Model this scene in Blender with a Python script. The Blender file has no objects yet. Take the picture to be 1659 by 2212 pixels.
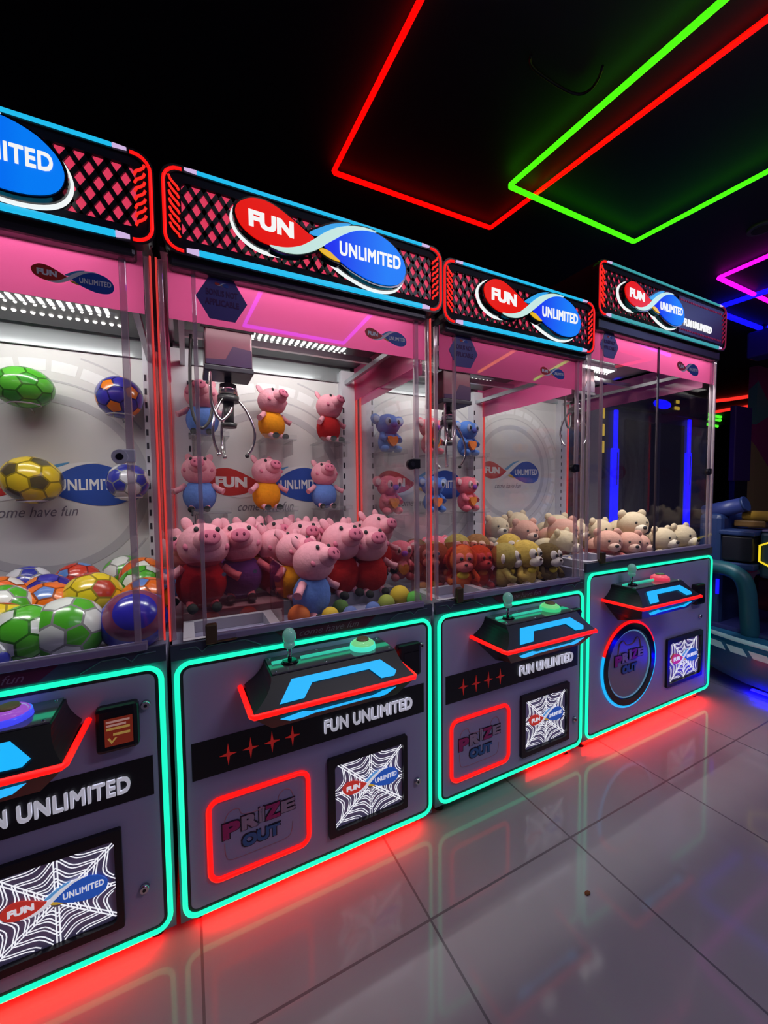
import bpy, bmesh, math, random
from mathutils import Vector, Matrix
random.seed(11)
S = bpy.context.scene
COL = S.collection
PI = math.pi

# ------------------------------------------------------------------ camera
cd = bpy.data.cameras.new('camera')
cam = bpy.data.objects.new('camera', cd); COL.objects.link(cam)
FW = Vector((0.44630857, 0.89346931, -0.05021198)); RT = Vector((0.8943087, -0.44732452, -0.01061683)); UP = Vector((0.03194686, 0.04016663, 0.99868215))
m3 = Matrix((RT, UP, -FW)).transposed()
cam.matrix_world = Matrix.Translation((0, -1.2, 1.25533)) @ m3.to_4x4()
cd.sensor_fit = 'HORIZONTAL'; cd.sensor_width = 36.0; cd.lens = 36.0 * 849.9 / 1659.0
cd.clip_start = 0.02; cd.clip_end = 60
S.camera = cam

# ------------------------------------------------------------------ world, light, exposure
w = bpy.data.worlds.new('world'); S.world = w; w.use_nodes = True
w.node_tree.nodes['Background'].inputs[0].default_value = (0.29, 0.25, 0.52, 1)
w.node_tree.nodes['Background'].inputs[1].default_value = 0.08
S.view_settings.view_transform = 'Standard'; S.view_settings.look = 'None'
S.view_settings.exposure = 0.0; S.view_settings.gamma = 1.0; S.view_settings.use_curve_mapping = False
cy = S.cycles
cy.max_bounces = 8; cy.diffuse_bounces = 3; cy.glossy_bounces = 4; cy.transmission_bounces = 4; cy.transparent_max_bounces = 24
cy.caustics_reflective = False; cy.caustics_refractive = False
cy.sample_clamp_indirect = 4.0; cy.sample_clamp_direct = 0.0
cy.use_denoising = True
cy.use_adaptive_sampling = True; cy.adaptive_threshold = 0.02

def area_light(name, loc, size, power, color, rot=(0, 0, 0)):
    l = bpy.data.lights.new(name, 'AREA'); l.shape = 'RECTANGLE'; l.size, l.size_y = size
    l.energy = power; l.color = color
    o = bpy.data.objects.new(name, l); COL.objects.link(o); o.location = loc; o.rotation_euler = rot
    return o
# unseen fill lights added overhead, behind and right of the camera
area_light('added_fill_light', (0.9, -1.15, 2.97), (1.4, 0.5), 3.0, (.90, 0.94, 1.0))
area_light('added_fill_light', (1.75, -1.95, 2.97), (1.3, 0.3), 14.0, (0.86, 0.80, 1.0))
area_light('added_fill_light', (4.3, -1.35, 2.97), (1.2, 0.6), 10, (0.35, 0.45, 1.0))

# ------------------------------------------------------------------ materials
MATS = {}
def mat(name, col=(.5, .5, .5), rough=.5, metal=0.0, emit=None, est=1.0, spec=.5, bump=None, noise=0.0, nscale=40, sample=True, coat=0.0):
    if name in MATS: return MATS[name]
    m = bpy.data.materials.new(name); m.use_nodes = True
    nt = m.node_tree; b = nt.nodes['Principled BSDF']
    b.inputs['Base Color'].default_value = (*col, 1); b.inputs['Roughness'].default_value = rough
    b.inputs['Metallic'].default_value = metal; b.inputs['Specular IOR Level'].default_value = spec
    if coat: b.inputs['Coat Weight'].default_value = coat; b.inputs['Coat Roughness'].default_value = .05
    if emit:
        b.inputs['Emission Color'].default_value = (*emit, 1); b.inputs['Emission Strength'].default_value = est
        if not sample: m.cycles.emission_sampling = 'NONE'
    if bump or noise:
        tc = nt.nodes.new('ShaderNodeTexCoord'); nz = nt.nodes.new('ShaderNodeTexNoise')
        nz.inputs['Scale'].default_value = nscale; nz.inputs['Detail'].default_value = 3
        nt.links.new(tc.outputs['Object'], nz.inputs['Vector'])
        if bump:
            bp = nt.nodes.new('ShaderNodeBump'); bp.inputs['Strength'].default_value = bump; bp.inputs['Distance'].default_value = .004
            nt.links.new(nz.outputs['Fac'], bp.inputs['Height']); nt.links.new(bp.outputs['Normal'], b.inputs['Normal'])
        if noise:
            mx = nt.nodes.new('ShaderNodeMix'); mx.data_type = 'RGBA'
            mx.inputs[6].default_value = (*[c * (1 - noise) for c in col], 1); mx.inputs[7].default_value = (*[min(1, c * (1 + noise)) for c in col], 1)
            nt.links.new(nz.outputs['Fac'], mx.inputs[0]); nt.links.new(mx.outputs[2], b.inputs['Base Color'])
    MATS[name] = m
    return m

def neon(name, col, st=1.0, sample=True):
    return mat(name, (.02, .02, .02), .4, 0, emit=col, est=st, sample=sample)

def clear(name, tint=(1, 1, 1), refl=1.0, diff=0.0, dcol=(.8, .8, .8)):
    """thin clear sheet: straight-through light plus an angle-dependent mirror"""
    if name in MATS: return MATS[name]
    m = bpy.data.materials.new(name); m.use_nodes = True; nt = m.node_tree
    nt.nodes.remove(nt.nodes['Principled BSDF']); out = nt.nodes['Material Output']
    tr = nt.nodes.new('ShaderNodeBsdfTransparent'); tr.inputs[0].default_value = (*tint, 1)
    gl = nt.nodes.new('ShaderNodeBsdfGlossy'); gl.inputs['Roughness'].default_value = 0.0
    lw = nt.nodes.new('ShaderNodeLayerWeight'); lw.inputs[0].default_value = .5
    pw = nt.nodes.new('ShaderNodeMath'); pw.operation = 'POWER'; pw.inputs[1].default_value = 5
    ma = nt.nodes.new('ShaderNodeMath'); ma.operation = 'MULTIPLY_ADD'; ma.inputs[1].default_value = .9 * refl; ma.inputs[2].default_value = .045 * refl
    mx = nt.nodes.new('ShaderNodeMixShader')
    nt.links.new(lw.outputs['Facing'], pw.inputs[0]); nt.links.new(pw.outputs[0], ma.inputs[0]); nt.links.new(ma.outputs[0], mx.inputs[0])
    src = tr.outputs[0]
    if diff:
        df = nt.nodes.new('ShaderNodeBsdfDiffuse'); df.inputs[0].default_value = (*dcol, 1)
        m2 = nt.nodes.new('ShaderNodeMixShader'); m2.inputs[0].default_value = diff
        nt.links.new(tr.outputs[0], m2.inputs[1]); nt.links.new(df.outputs[0], m2.inputs[2]); src = m2.outputs[0]
    nt.links.new(src, mx.inputs[1]); nt.links.new(gl.outputs[0], mx.inputs[2]); nt.links.new(mx.outputs[0], out.inputs[0])
    MATS[name] = m
    return m

def film(name, col):
    if name in MATS: return MATS[name]
    m = bpy.data.materials.new(name); m.use_nodes = True; nt = m.node_tree
    nt.nodes.remove(nt.nodes['Principled BSDF']); out = nt.nodes['Material Output']
    df = nt.nodes.new('ShaderNodeBsdfDiffuse'); df.inputs[0].default_value = (*col, 1)
    tl = nt.nodes.new('ShaderNodeBsdfTranslucent'); tl.inputs[0].default_value = (*col, 1)
    a = nt.nodes.new('ShaderNodeMixShader'); a.inputs[0].default_value = .88
    gl = nt.nodes.new('ShaderNodeBsdfGlossy'); gl.inputs['Roughness'].default_value = .03
    b = nt.nodes.new('ShaderNodeMixShader'); b.inputs[0].default_value = .05
    tr = nt.nodes.new('ShaderNodeBsdfTransparent'); tr.inputs[0].default_value = (.95, .25, .55, 1)
    c = nt.nodes.new('ShaderNodeMixShader'); c.inputs[0].default_value = .0
    nt.links.new(df.outputs[0], a.inputs[1]); nt.links.new(tl.outputs[0], a.inputs[2])
    nt.links.new(a.outputs[0], b.inputs[1]); nt.links.new(gl.outputs[0], b.inputs[2])
    nt.links.new(b.outputs[0], c.inputs[1]); nt.links.new(tr.outputs[0], c.inputs[2])
    nt.links.new(c.outputs[0], out.inputs[0])
    MATS[name] = m
    return m

M = dict(
    teal=neon('teal_neon', (.009, 1.0, .49), 1.3), red=neon('red_neon', (1, .006, .004), 1.15), redline=neon('red_edge_light', (1, .06, .05), .6),
    cyan=neon('cyan_light', (.012, .50, .85), 1.0), lilac=neon('lilac_light', (.62, .45, .75), 1.0), sky=neon('sky_light', (.005, .44, .95), 1.05),
    dteal=neon('dim_teal_light', (.04, .33, .36), 1.0), underglow=neon('underglow_red', (1, .004, .002), 7.0),
    back_red=neon('lattice_red_light', (.70, .04, .10), 1.0, sample=False),
    white_l=neon('white_sign_light', (.9, .9, .9), 1.0, sample=False), halo=neon('halo_light', (.80, .84, .84), 1.1),
    logo_red=mat('sign_red', (.2, .005, .002), .3, spec=.2, emit=(.78, .006, .002), est=.95, sample=False),
    logo_rib=mat('sign_ribbon', (.5, .7, .65), .3, emit=(.55, .80, .72), est=.85, sample=False),
    logo_sky=mat('sign_sky', (.05, .3, .6), .3, emit=(.02, .36, .80), est=.85, sample=False),
    logo_yel=mat('sign_yellow', (.5, .35, .02), .3, emit=(.85, .47, .01), est=.85, sample=False),
    slash=neon('slash_red', (1, .02, .012), 1.0, sample=False),
    black=mat('black_plastic', (.008, .008, .012), .35), matte_black=mat('matte_black', (.005, .004, .012), .6, spec=.2), gloss_black=mat('gloss_black', (.006, .006, .01), .12),
    dgrey=mat('dark_grey_metal', (.035, .034, .045), .4, .3),
    panel=mat('lavender_grey_panel', (.47, .46, .70), .42), body=mat('cabinet_paint', (.22, .21, .32), .45),
    ledge=mat('violet_grey_ledge', (.30, .26, .42), .35), navy=mat('navy_trim', (.05, .07, .11), .4), maroon=mat('maroon_trim', (.10, .008, .035), .4),
    trimline=mat('trim_line', (.10, .15, .20), .4), trimtext=mat('trim_text', (.25, .12, .18), .5),
    chrome=mat('chrome', (.75, .75, .78), .12, 1.0), steel=mat('brushed_steel', (.5, .5, .53), .32, 1.0), bronze=mat('bronze_bracket', (.16, .12, .07), .4, .8),
    white_metal=mat('white_metal', (.78, .78, .84), .35, .1), board=mat('white_board', (.74, .73, .72), .5),
    board_grey=mat('board_grey_print', (.56, .55, .57), .5), board_white=mat('board_white_print', (.88, .88, .88), .5),
    ceil_gloss=mat('glossy_white_ceiling', (.52, .56, .58), .14, .5),
    led=neon('white_led', (1, .98, .93), 2.5), led_dim=neon('small_white_led', (1, .97, .92), 1.5, sample=False),
    glass=clear('clear_glass'), acrylic=clear('clear_acrylic', (.97, .97, .98), 1.2, .05), edge=clear('acrylic_edge', (.93, .86, .90), 1.5, .35, (.75, .62, .68)),
    tint=clear('red_tinted_acrylic', (.90, .60, .62), 1.0, .05, (.35, .05, .08)),
    pink=film('pink_film', (.90, .34, .575)), hexm=mat('violet_hexagon', (.10, .085, .30), .35), hextext=mat('hexagon_text', (.07, .01, .12), .5),
    p_red=mat('print_red', (.55, .03, .02), .5), p_blue=mat('print_blue', (.02, .08, .42), .5), p_white=mat('print_white', (.85, .85, .86), .5), p_sky=mat('print_sky', (.10, .35, .65), .5), p_yel=mat('print_yellow', (.65, .40, .05), .5), p_grey=mat('print_grey', (.22, .20, .24), .5), p_dark=mat('print_dark', (.06, .05, .08), .5),
    d_red=mat('backlit_red', (.4, .03, .02), .4, emit=(.42, .025, .018), est=.8, sample=False), d_blue=mat('backlit_blue', (.02, .08, .4), .4, emit=(.012, .07, .36), est=.8, sample=False), d_white=mat('backlit_white', (.7, .7, .7), .4, emit=(.6, .6, .66), est=.8, sample=False), d_sky=mat('backlit_sky', (.1, .3, .6), .4, emit=(.08, .25, .5), est=.8, sample=False), d_yel=mat('backlit_yellow', (.6, .4, .05), .4, emit=(.45, .28, .03), est=.8, sample=False),
    star=mat('star_red', (.42, .02, .02), .5, emit=(.32, .012, .01), est=.55, sample=False),
    steeltext=mat('frosted_lettering', (.62, .62, .70), .4, emit=(.62, .62, .72), est=.45, sample=False),
    web=neon('white_web_tube', (.86, .86, .92), 1.0), webback=mat('grey_web_back', (.32, .31, .34), .35),
    hatch=mat('grey_hatch', (.34, .31, .37), .25), hatch_line=mat('hatch_line', (.50, .28, .36), .4), pz_pink=mat('magenta_letter', (.55, .03, .22), .4), pz_blue=mat('blue_letter', (.05, .20, .48), .4), pz_lil=mat('lilac_letter', (.50, .40, .52), .4), pz_dark=mat('dark_letter_edge', (.03, .02, .05), .4),
    hose=mat('dark_hose', (.05, .05, .05), .35), claw=mat('claw_chrome', (.7, .68, .66), .15, 1.0),
    carriage=mat('mauve_carriage', (.20, .10, .12), .2, .4), rubber=mat('rubber', (.015, .015, .015), .6),
    screen=mat('amber_screen', (.03, .006, .0), .3, emit=(.12, .012, .006), est=.9, sample=False), screentext=mat('screen_text', (.3, .2, .1), .4, emit=(.24, .15, .03), est=.9, sample=False), screenpink=mat('screen_text_pink', (.3, .2, .2), .4, emit=(.26, .14, .12), est=.9, sample=False),
)
def gradient_blue():
    m = bpy.data.materials.new('sign_blue_print'); m.use_nodes = True; nt = m.node_tree; b = nt.nodes['Principled BSDF']
    tc = nt.nodes.new('ShaderNodeTexCoord'); sx = nt.nodes.new('ShaderNodeSeparateXYZ'); cr = nt.nodes.new('ShaderNodeValToRGB')
    nt.links.new(tc.outputs['Generated'], sx.inputs[0]); nt.links.new(sx.outputs[0], cr.inputs[0])
    cr.color_ramp.elements[0].color = (.0, .015, .80, 1); cr.color_ramp.elements[0].position = .1
    cr.color_ramp.elements[1].color = (.0, .20, .90, 1); cr.color_ramp.elements[1].position = .75
    nt.links.new(cr.outputs[0], b.inputs['Emission Color']); b.inputs['Emission Strength'].default_value = .95
    b.inputs['Base Color'].default_value = (.01, .05, .4, 1); m.cycles.emission_sampling = 'NONE'
    return m
M['logo_blue'] = gradient_blue()

def floor_material():
    m = bpy.data.materials.new('polished_grey_tiles'); m.use_nodes = True; nt = m.node_tree; b = nt.nodes['Principled BSDF']
    g = nt.nodes.new('ShaderNodeNewGeometry'); s = nt.nodes.new('ShaderNodeSeparateXYZ'); nt.links.new(g.outputs['Position'], s.inputs[0])
    def N(op, a, bb=None, c=None):
        n = nt.nodes.new('ShaderNodeMath'); n.operation = op
        for i, v in enumerate((a, bb, c)):
            if v is None: continue
            if isinstance(v, (int, float)): n.inputs[i].default_value = v
            else: nt.links.new(v, n.inputs[i])
        return n.outputs[0]
    d = []
    for ax, off in ((0, .5994), (1, -.2766)):
        t = N('DIVIDE', N('SUBTRACT', s.outputs[ax], off), .6027)
        fr = N('FRACT', N('ADD', t, .5)); d.append(N('ABSOLUTE', N('SUBTRACT', fr, .5)))
    g1 = N('LESS_THAN', N('MINIMUM', d[0], d[1]), .0058)
    nz = nt.nodes.new('ShaderNodeTexNoise'); nz.inputs['Scale'].default_value = 5; nz.inputs['Detail'].default_value = 4
    nt.links.new(g.outputs['Position'], nz.inputs['Vector'])
    mx = nt.nodes.new('ShaderNodeMix'); mx.data_type = 'RGBA'
    mx.inputs[6].default_value = (.40, .385, .41, 1); mx.inputs[7].default_value = (.48, .46, .48, 1); nt.links.new(nz.outputs['Fac'], mx.inputs[0])
    m2 = nt.nodes.new('ShaderNodeMix'); m2.data_type = 'RGBA'; nt.links.new(g1, m2.inputs[0]); nt.links.new(mx.outputs[2], m2.inputs[6]); m2.inputs[7].default_value = (.17, .16, .18, 1)
    nt.links.new(m2.outputs[2], b.inputs['Base Color'])
    r = N('MULTIPLY_ADD', g1, .4, .085); nt.links.new(r, b.inputs['Roughness'])
    b.inputs['Specular IOR Level'].default_value = .55
    return m

# ------------------------------------------------------------------ mesh helpers
def tag(o, label=None, cat=None, group=None, kind=None):
    if label: o['label'] = label
    if cat: o['category'] = cat
    if group: o['group'] = group
    if kind: o['kind'] = kind
    return o
def thing(name, label, cat, loc=(0, 0, 0), rz=0.0, group=None, sc=1.0):
    o = bpy.data.objects.new(name, None); COL.objects.link(o); o.location = loc; o.rotation_euler = (0, 0, rz); o.scale = (sc,) * 3
    o.empty_display_size = .05
    return tag(o, label, cat, group)
def obj(name, bm, mats, parent=None, smooth=False, label=None):
    me = bpy.data.meshes.new(name)
    if isinstance(bm, bmesh.types.BMesh):
        bmesh.ops.recalc_face_normals(bm, faces=bm.faces) if not getattr(bm, 'keep', False) else None
        bm.to_mesh(me); bm.free()
    else: me = bm
    if not isinstance(mats, (list, tuple)): mats = [mats]
    for x in mats: me.materials.append(x)
    if smooth:
        for p in me.polygons: p.use_smooth = True
    o = bpy.data.objects.new(name, me); COL.objects.link(o)
    if parent is not None: o.parent = parent
    if label: o['label'] = label
    return o
def NB(): return bmesh.new()
def box(bm, x0, x1, y0, y1, z0, z1, mi=0, bev=0.0):
    r = bmesh.ops.create_cube(bm, size=1.0, matrix=Matrix.Translation(((x0+x1)/2, (y0+y1)/2, (z0+z1)/2)) @ Matrix.Diagonal((x1-x0, y1-y0, z1-z0, 1)))
    vs = r['verts']; fs = {f for v in vs for f in v.link_faces}
    for f in fs: f.material_index = mi
    if bev > 0:
        es = {e for v in vs for e in v.link_edges}
        bmesh.ops.bevel(bm, geom=list(es), offset=bev, segments=2, affect='EDGES', profile=.5)
    return bm
def B(x0, x1, y0, y1, z0, z1, bev=0.0): return box(NB(), x0, x1, y0, y1, z0, z1, 0, bev)
def prism(bm, pts, y0, y1, mi=0):
    """polygon in the XZ plane given thickness along Y"""
    a = [bm.verts.new((x, y0, z)) for x, z in pts]; b = [bm.verts.new((x, y1, z)) for x, z in pts]
    fs = [bm.faces.new(a), bm.faces.new(list(reversed(b)))]
    n = len(pts)
    for i in range(n): fs.append(bm.faces.new((a[i], b[i], b[(i+1) % n], a[(i+1) % n])))
    for f in fs: f.material_index = mi
    return bm
def frame_prism(bm, outer, inner, y0, y1, mi=0):
    n = len(outer)
    rings = [[bm.verts.new((x, y, z)) for x, z in P] for P in (outer, inner) for y in (y0, y1)]
    oa, ob, ia, ib = rings
    for i in range(n):
        j = (i+1) % n
        for q in ((oa[i], oa[j], ia[j], ia[i]), (ob[i], ib[i], ib[j], ob[j]), (oa[i], ob[i], ob[j], oa[j]), (ia[i], ia[j], ib[j], ib[i])):
            bm.faces.new(q).material_index = mi
    return bm
def rrect(x0, x1, z0, z1, r, n=5):
    P = []
    for cx, cz, a0 in ((x1-r, z1-r, 0), (x0+r, z1-r, 90), (x0+r, z0+r, 180), (x1-r, z0+r, 270)):
        for k in range(n+1):
            a = math.radians(a0 + 90*k/n); P.append((cx + r*math.cos(a), cz + r*math.sin(a)))
    return P
def tube(bm, pts, r, closed=False, seg=6, mi=0, flat=1.0):
    pts = [Vector(p) for p in pts]; n = len(pts); rings = []
    rr = r if isinstance(r, (list, tuple)) else [r]*n
    prev = None
    for i, p in enumerate(pts):
        if closed: t = (pts[(i+1) % n] - pts[i-1])
        else: t = pts[min(i+1, n-1)] - pts[max(i-1, 0)]
        t.normalize()
        if prev is None:
            ref = Vector((0, 1, 0)) if abs(t.y) < .9 else Vector((1, 0, 0)); u = t.cross(ref).normalized()
        else:
            u = prev - t*prev.dot(t)
            u = u.normalized() if u.length > 1e-6 else t.orthogonal().normalized()
        prev = u; v = t.cross(u)
        rings.append([bm.verts.new(p + (u*math.cos(2*PI*k/seg) + v*math.sin(2*PI*k/seg))*rr[i]) for k in range(seg)])
    m = n if closed else n-1
    for i in range(m):
        a, b = rings[i], rings[(i+1) % n]
        for k in range(seg):
            f = bm.faces.new((a[k], a[(k+1) % seg], b[(k+1) % seg], b[k])); f.material_index = mi; f.smooth = True
    if not closed:
        bm.faces.new(list(reversed(rings[0]))).material_index = mi; bm.faces.new(rings[-1]).material_index = mi
    return bm
def ell(bm, c, r, rot=None, u=16, v=10, mi=0):
    if not isinstance(r, (list, tuple)): r = (r, r, r)
    mt = Matrix.Translation(c) @ (rot.to_4x4() if rot else Matrix.Identity(4)) @ Matrix.Diagonal((*r, 1))
    res = bmesh.ops.create_uvsphere(bm, u_segments=u, v_segments=v, radius=1.0, matrix=mt)
    for f in {f for q in res['verts'] for f in q.link_faces}: f.smooth = True; f.material_index = mi
    return bm
def cyl(bm, p0, p1, r0, r1=None, seg=16, mi=0):
    p0, p1 = Vector(p0), Vector(p1); r1 = r0 if r1 is None else r1
    d = p1 - p0; mt = Matrix.Translation((p0+p1)/2) @ d.to_track_quat('Z', 'Y').to_matrix().to_4x4()
    res = bmesh.ops.create_cone(bm, cap_ends=True, segments=seg, radius1=r0, radius2=r1, depth=d.length, matrix=mt)
    for f in {f for q in res['verts'] for f in q.link_faces}:
        f.material_index = mi; f.smooth = len(f.verts) == 4
    return bm
def smoothpts(P, n=6, closed=True):
    """Catmull-Rom through 2D points"""
    out = []; N = len(P)
    rng = range(N) if closed else range(N-1)
    for i in rng:
        p0, p1, p2, p3 = (P[(i-1) % N], P[i], P[(i+1) % N], P[(i+2) % N]) if closed else (P[max(i-1, 0)], P[i], P[i+1], P[min(i+2, N-1)])
        for k in range(n):
            t = k/n
            out.append(tuple(.5*((2*p1[j]) + (-p0[j]+p2[j])*t + (2*p0[j]-5*p1[j]+4*p2[j]-p3[j])*t*t + (-p0[j]+3*p1[j]-3*p2[j]+p3[j])*t**3) for j in range(len(p1))))
    if not closed: out.append(tuple(P[-1]))
    return out
def text_mesh(body, width, height, y, x, z, bold=.0, ext=.002, shear=0.0, slope=0.0, align='L', mirror_x=False, spacing=1.0):
    """lettering facing -Y; (x,z) = lower-left corner, fitted to width x height; y = front face"""
    cu = bpy.data.curves.new('txt', 'FONT'); cu.body = body; cu.size = 1.0; cu.extrude = .01; cu.resolution_u = 3; cu.shear = shear; cu.space_character = spacing
    o = bpy.data.objects.new('txt', cu); COL.objects.link(o)
    dg = bpy.context.evaluated_depsgraph_get(); dg.update()
    me = bpy.data.meshes.new_from_object(o.evaluated_get(dg)); bpy.data.objects.remove(o); bpy.data.curves.remove(cu)
    if bold > 0:   # heavier strokes: the outline laid four times with small offsets
        bm = bmesh.new()
        for a, b in ((-1, -1), (1, -1), (-1, 1), (1, 1)):
            n0 = len(bm.verts); bm.from_mesh(me); bm.verts.ensure_lookup_table()
            for v in bm.verts[n0:]: v.co.x += a*bold; v.co.y += b*bold
        bm.to_mesh(me); bm.free()
    xs = [v.co.x for v in me.vertices]; ys = [v.co.y for v in me.vertices]
    x0, x1, y0, y1 = min(xs), max(xs), min(ys), max(ys)
    nv = len(me.vertices); per = nv//4 if bold > 0 else nv
    for v in me.vertices:
        q = min(v.index//max(per, 1), 3)*ext*.07
        X = (v.co.x-x0)/(x1-x0); Z = (v.co.y-y0)/(y1-y0); d = v.co.z
        v.co = Vector((x + X*width, y - q + (ext if d < 0 else 0.0), z + Z*height + slope*X*width))
    return me

# ------------------------------------------------------------------ the oval twin-drop emblem (traced in its own plane; width 1, centre 0)
def EM(P): return [((a-835)/1440.0, (424-b)/1440.0*1.0 + 0.0) for a, b in P]
def untilt(P, k=0.218):
    # remove the perspective slope of the traced outline
    return [(x, z + k*x) for x, z in P]
RED = untilt(EM([(115,190),(130,130),(170,95),(230,72),(300,78),(370,105),(440,150),(520,215),(600,285),(660,340),(712,382),(650,425),(580,455),(500,470),(420,466),(340,450),(260,410),(190,350),(140,280)]), .25)
RIB = untilt(EM([(360,460),(430,470),(500,472),(590,456),(650,428),(720,385),(800,332),(900,288),(1000,270),(1100,271),(1200,291),(1270,318),(1180,304),(1080,306),(980,336),(900,378),(800,437),(740,472),(680,497),(600,517),(520,517),(430,497)]), .25)
SKY = untilt(EM([(678,328),(760,290),(860,255),(960,245),(1035,253),(960,277),(870,312),(790,348),(740,358),(692,347)]), .25)
BLU = untilt(EM([(798,442),(880,392),(960,348),(1050,315),(1140,304),(1240,320),(1330,360),(1430,430),(1510,520),(1550,600),(1555,670),(1530,730),(1480,765),(1400,775),(1300,762),(1200,730),(1100,680),(1000,620),(900,540),(840,482)]), .25)
YEL = untilt(EM([(755,474),(795,467),(860,500),(925,555),(930,573),(880,558),(810,522)]), .25)
# perspective leaves the left end smaller: even it out (the right end lies farther away)
def even(P): return [(x*1.0, z*(0.93 + 0.16*x)) for x, z in P]
RED, RIB, SKY, BLU, YEL = [even(smoothpts(P, 3)) for P in (RED, RIB, SKY, BLU, YEL)]
def place(P, x, z, s): return [(x + a*s, z + b*s) for a, b in P]
def grow(P, d):
    n = len(P); out = []
    ar = sum(P[i][0]*P[(i+1) % n][1]-P[(i+1) % n][0]*P[i][1] for i in range(n))
    sg = 1 if ar > 0 else -1
    for i in range(n):
        a, b = Vector(P[i-1]), Vector(P[(i+1) % n]); t = (b-a)
        if t.length < 1e-9: out.append(P[i]); continue
        t.normalize(); out.append((P[i][0] + t.y*d*sg, P[i][1] - t.x*d*sg))
    return out
def outline_bm(P, d0, d1, y0, y1):
    return frame_prism(NB(), grow(P, d1), grow(P, d0), y0, y1)
RED_T = ((-.415, .055), (-.17, .055)); 
def emblem(parent, x, z, s, y, th, lit=True, text=True):
    """emblem standing on the plane y (front face), thickness th; children are the coloured pieces"""
    mm = (M['logo_red'], M['logo_rib'], M['logo_sky'], M['logo_blue'], M['logo_yel'], M['white_l']) if lit is True else (M['p_red'], M['p_white'], M['p_sky'], M['p_blue'], M['p_yel'], M['p_white']) if lit is False else (M['d_red'], M['d_white'], M['d_sky'], M['d_blue'], M['d_yel'], M['d_white'])
    e = th*.15
    for nm, P, m, dy in (('red_drop', RED, mm[0], 0), ('blue_drop', BLU, mm[3], 0), ('sky_swoosh', SKY, mm[2], e), ('yellow_swoosh', YEL, mm[4], e), ('white_ribbon', RIB, mm[1], -e)):
        obj(nm, prism(NB(), place(P, x, z, s), y+dy, y+th+dy), m, parent)
    if text:
        obj('lettering', text_mesh('FUN', .235*s, .085*s, y-th*.25, x-.435*s, z-.024*s, .05, th*.3, slope=-.02), mm[5], parent)
        obj('lettering', text_mesh('UNLIMITED', .400*s, .078*s, y-th*.25, x+.065*s, z-.046*s, .026, th*.3, slope=0.02, spacing=1.06), mm[5], parent)

# ------------------------------------------------------------------ setting
floor = obj('floor', B(-3, 16, -5, 6, -.1, 0), floor_material()); tag(floor, kind='structure')
ceil = obj('ceiling', B(-3, 16, -5, 6, 3.03, 3.12), mat('black_ceiling', (.015, .015, .023), .6, noise=.2, nscale=3)); tag(ceil, kind='structure')
wb = obj('wall_back', B(-3, 3.2, 1.45, 1.55, 0, 3.03), mat('black_wall', (.008, .008, .010), .7)); tag(wb, kind='structure')
wr = obj('wall_right', B(15.8, 16, -5, 6, 0, 3.03), MATS['black_wall']); tag(wr, kind='structure')
wf = obj('wall_far', B(3.2, 16, 5.9, 6, 0, 3.03), MATS['black_wall']); tag(wf, kind='structure')

# ------------------------------------------------------------------ ceiling neon
def neon_rect(name, label, col, st, pts, r, closed=False):
    t = obj(name, tube(NB(), pts, r, closed, seg=8), neon(name + '_' + label.split()[0] + '_mat', col, st))
    return tag(t, label, 'neon light', 'neon lines on the ceiling')
def chamfer(P, c=.006):
    return P
ZN = 3.0
neon_rect('ceiling_neon_tube', 'red neon tube bent into an open rectangle on the black ceiling', (1, .001, .0005), 1.8, [(.83, -1.5, ZN), (.80, .0, ZN), (.769, .908, ZN), (.775, .914, ZN), (1.852, .893, ZN), (1.858, .888, ZN), (1.989, -.458, ZN), (2.09, -1.5, ZN)], .0125)
neon_rect('ceiling_neon_tube', 'green neon tube bent into an open rectangle, crossing the red one on the ceiling', (.06, 1, .004), 1.4, [(1.81, -1.5, ZN-.025), (1.745, -.399, ZN-.025), (1.683, .537, ZN-.025), (1.689, .543, ZN-.025), (2.828, .541, ZN-.025), (2.834, .536, ZN-.025), (2.88, -.148, ZN-.025), (2.96, -1.5, ZN-.025)], .0135)
neon_rect('ceiling_neon_tube', 'magenta neon tube turning a corner above the round-hatch machine', (1, .006, .82), 1.4, [(3.88, -1.2, ZN), (3.967, .23, ZN), (3.994, .545, ZN), (4.0, .551, ZN), (4.906, .556, ZN), (5.6, .556, ZN), (5.45, -1.2, ZN)], .017)
neon_rect('ceiling_neon_tube', 'deep blue neon tube on the ceiling behind the magenta one', (.004, .004, 1), 1.6, [(4.70, -1.2, ZN+.0), (4.655, .469, ZN), (4.63, .875, ZN), (4.64, .882, ZN), (5.71, .88, ZN), (5.718, .874, ZN), (5.66, -1.2, ZN)], .024)
far = [((1, .03, .02), [(9.46, 2.94), (9.55, 2.76), (9.6, 2.5), (9.6, 1.0)], 'nearer far red'), ((1, .03, .02), [(10.82, 3.52), (10.76, 3.3), (10.73, 2.6)], 'second far red'),
       ((.1, 1, .03), [(10.9, 3.75), (11.3, 3.78), (11.71, 3.8)], 'far green'), ((.02, .03, 1), [(11.5, 4.05), (12.26, 4.04)], 'far blue'), ((.8, .05, 1), [(12.6, 4.5), (13.36, 4.57)], 'far violet')]
for col, P, nm in far:
    neon_rect('ceiling_neon_tube', nm + ' neon tube deep in the hall beyond the tall machine', col, 1.0, [(x, y, ZN) for x, y in P], .035)
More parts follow.
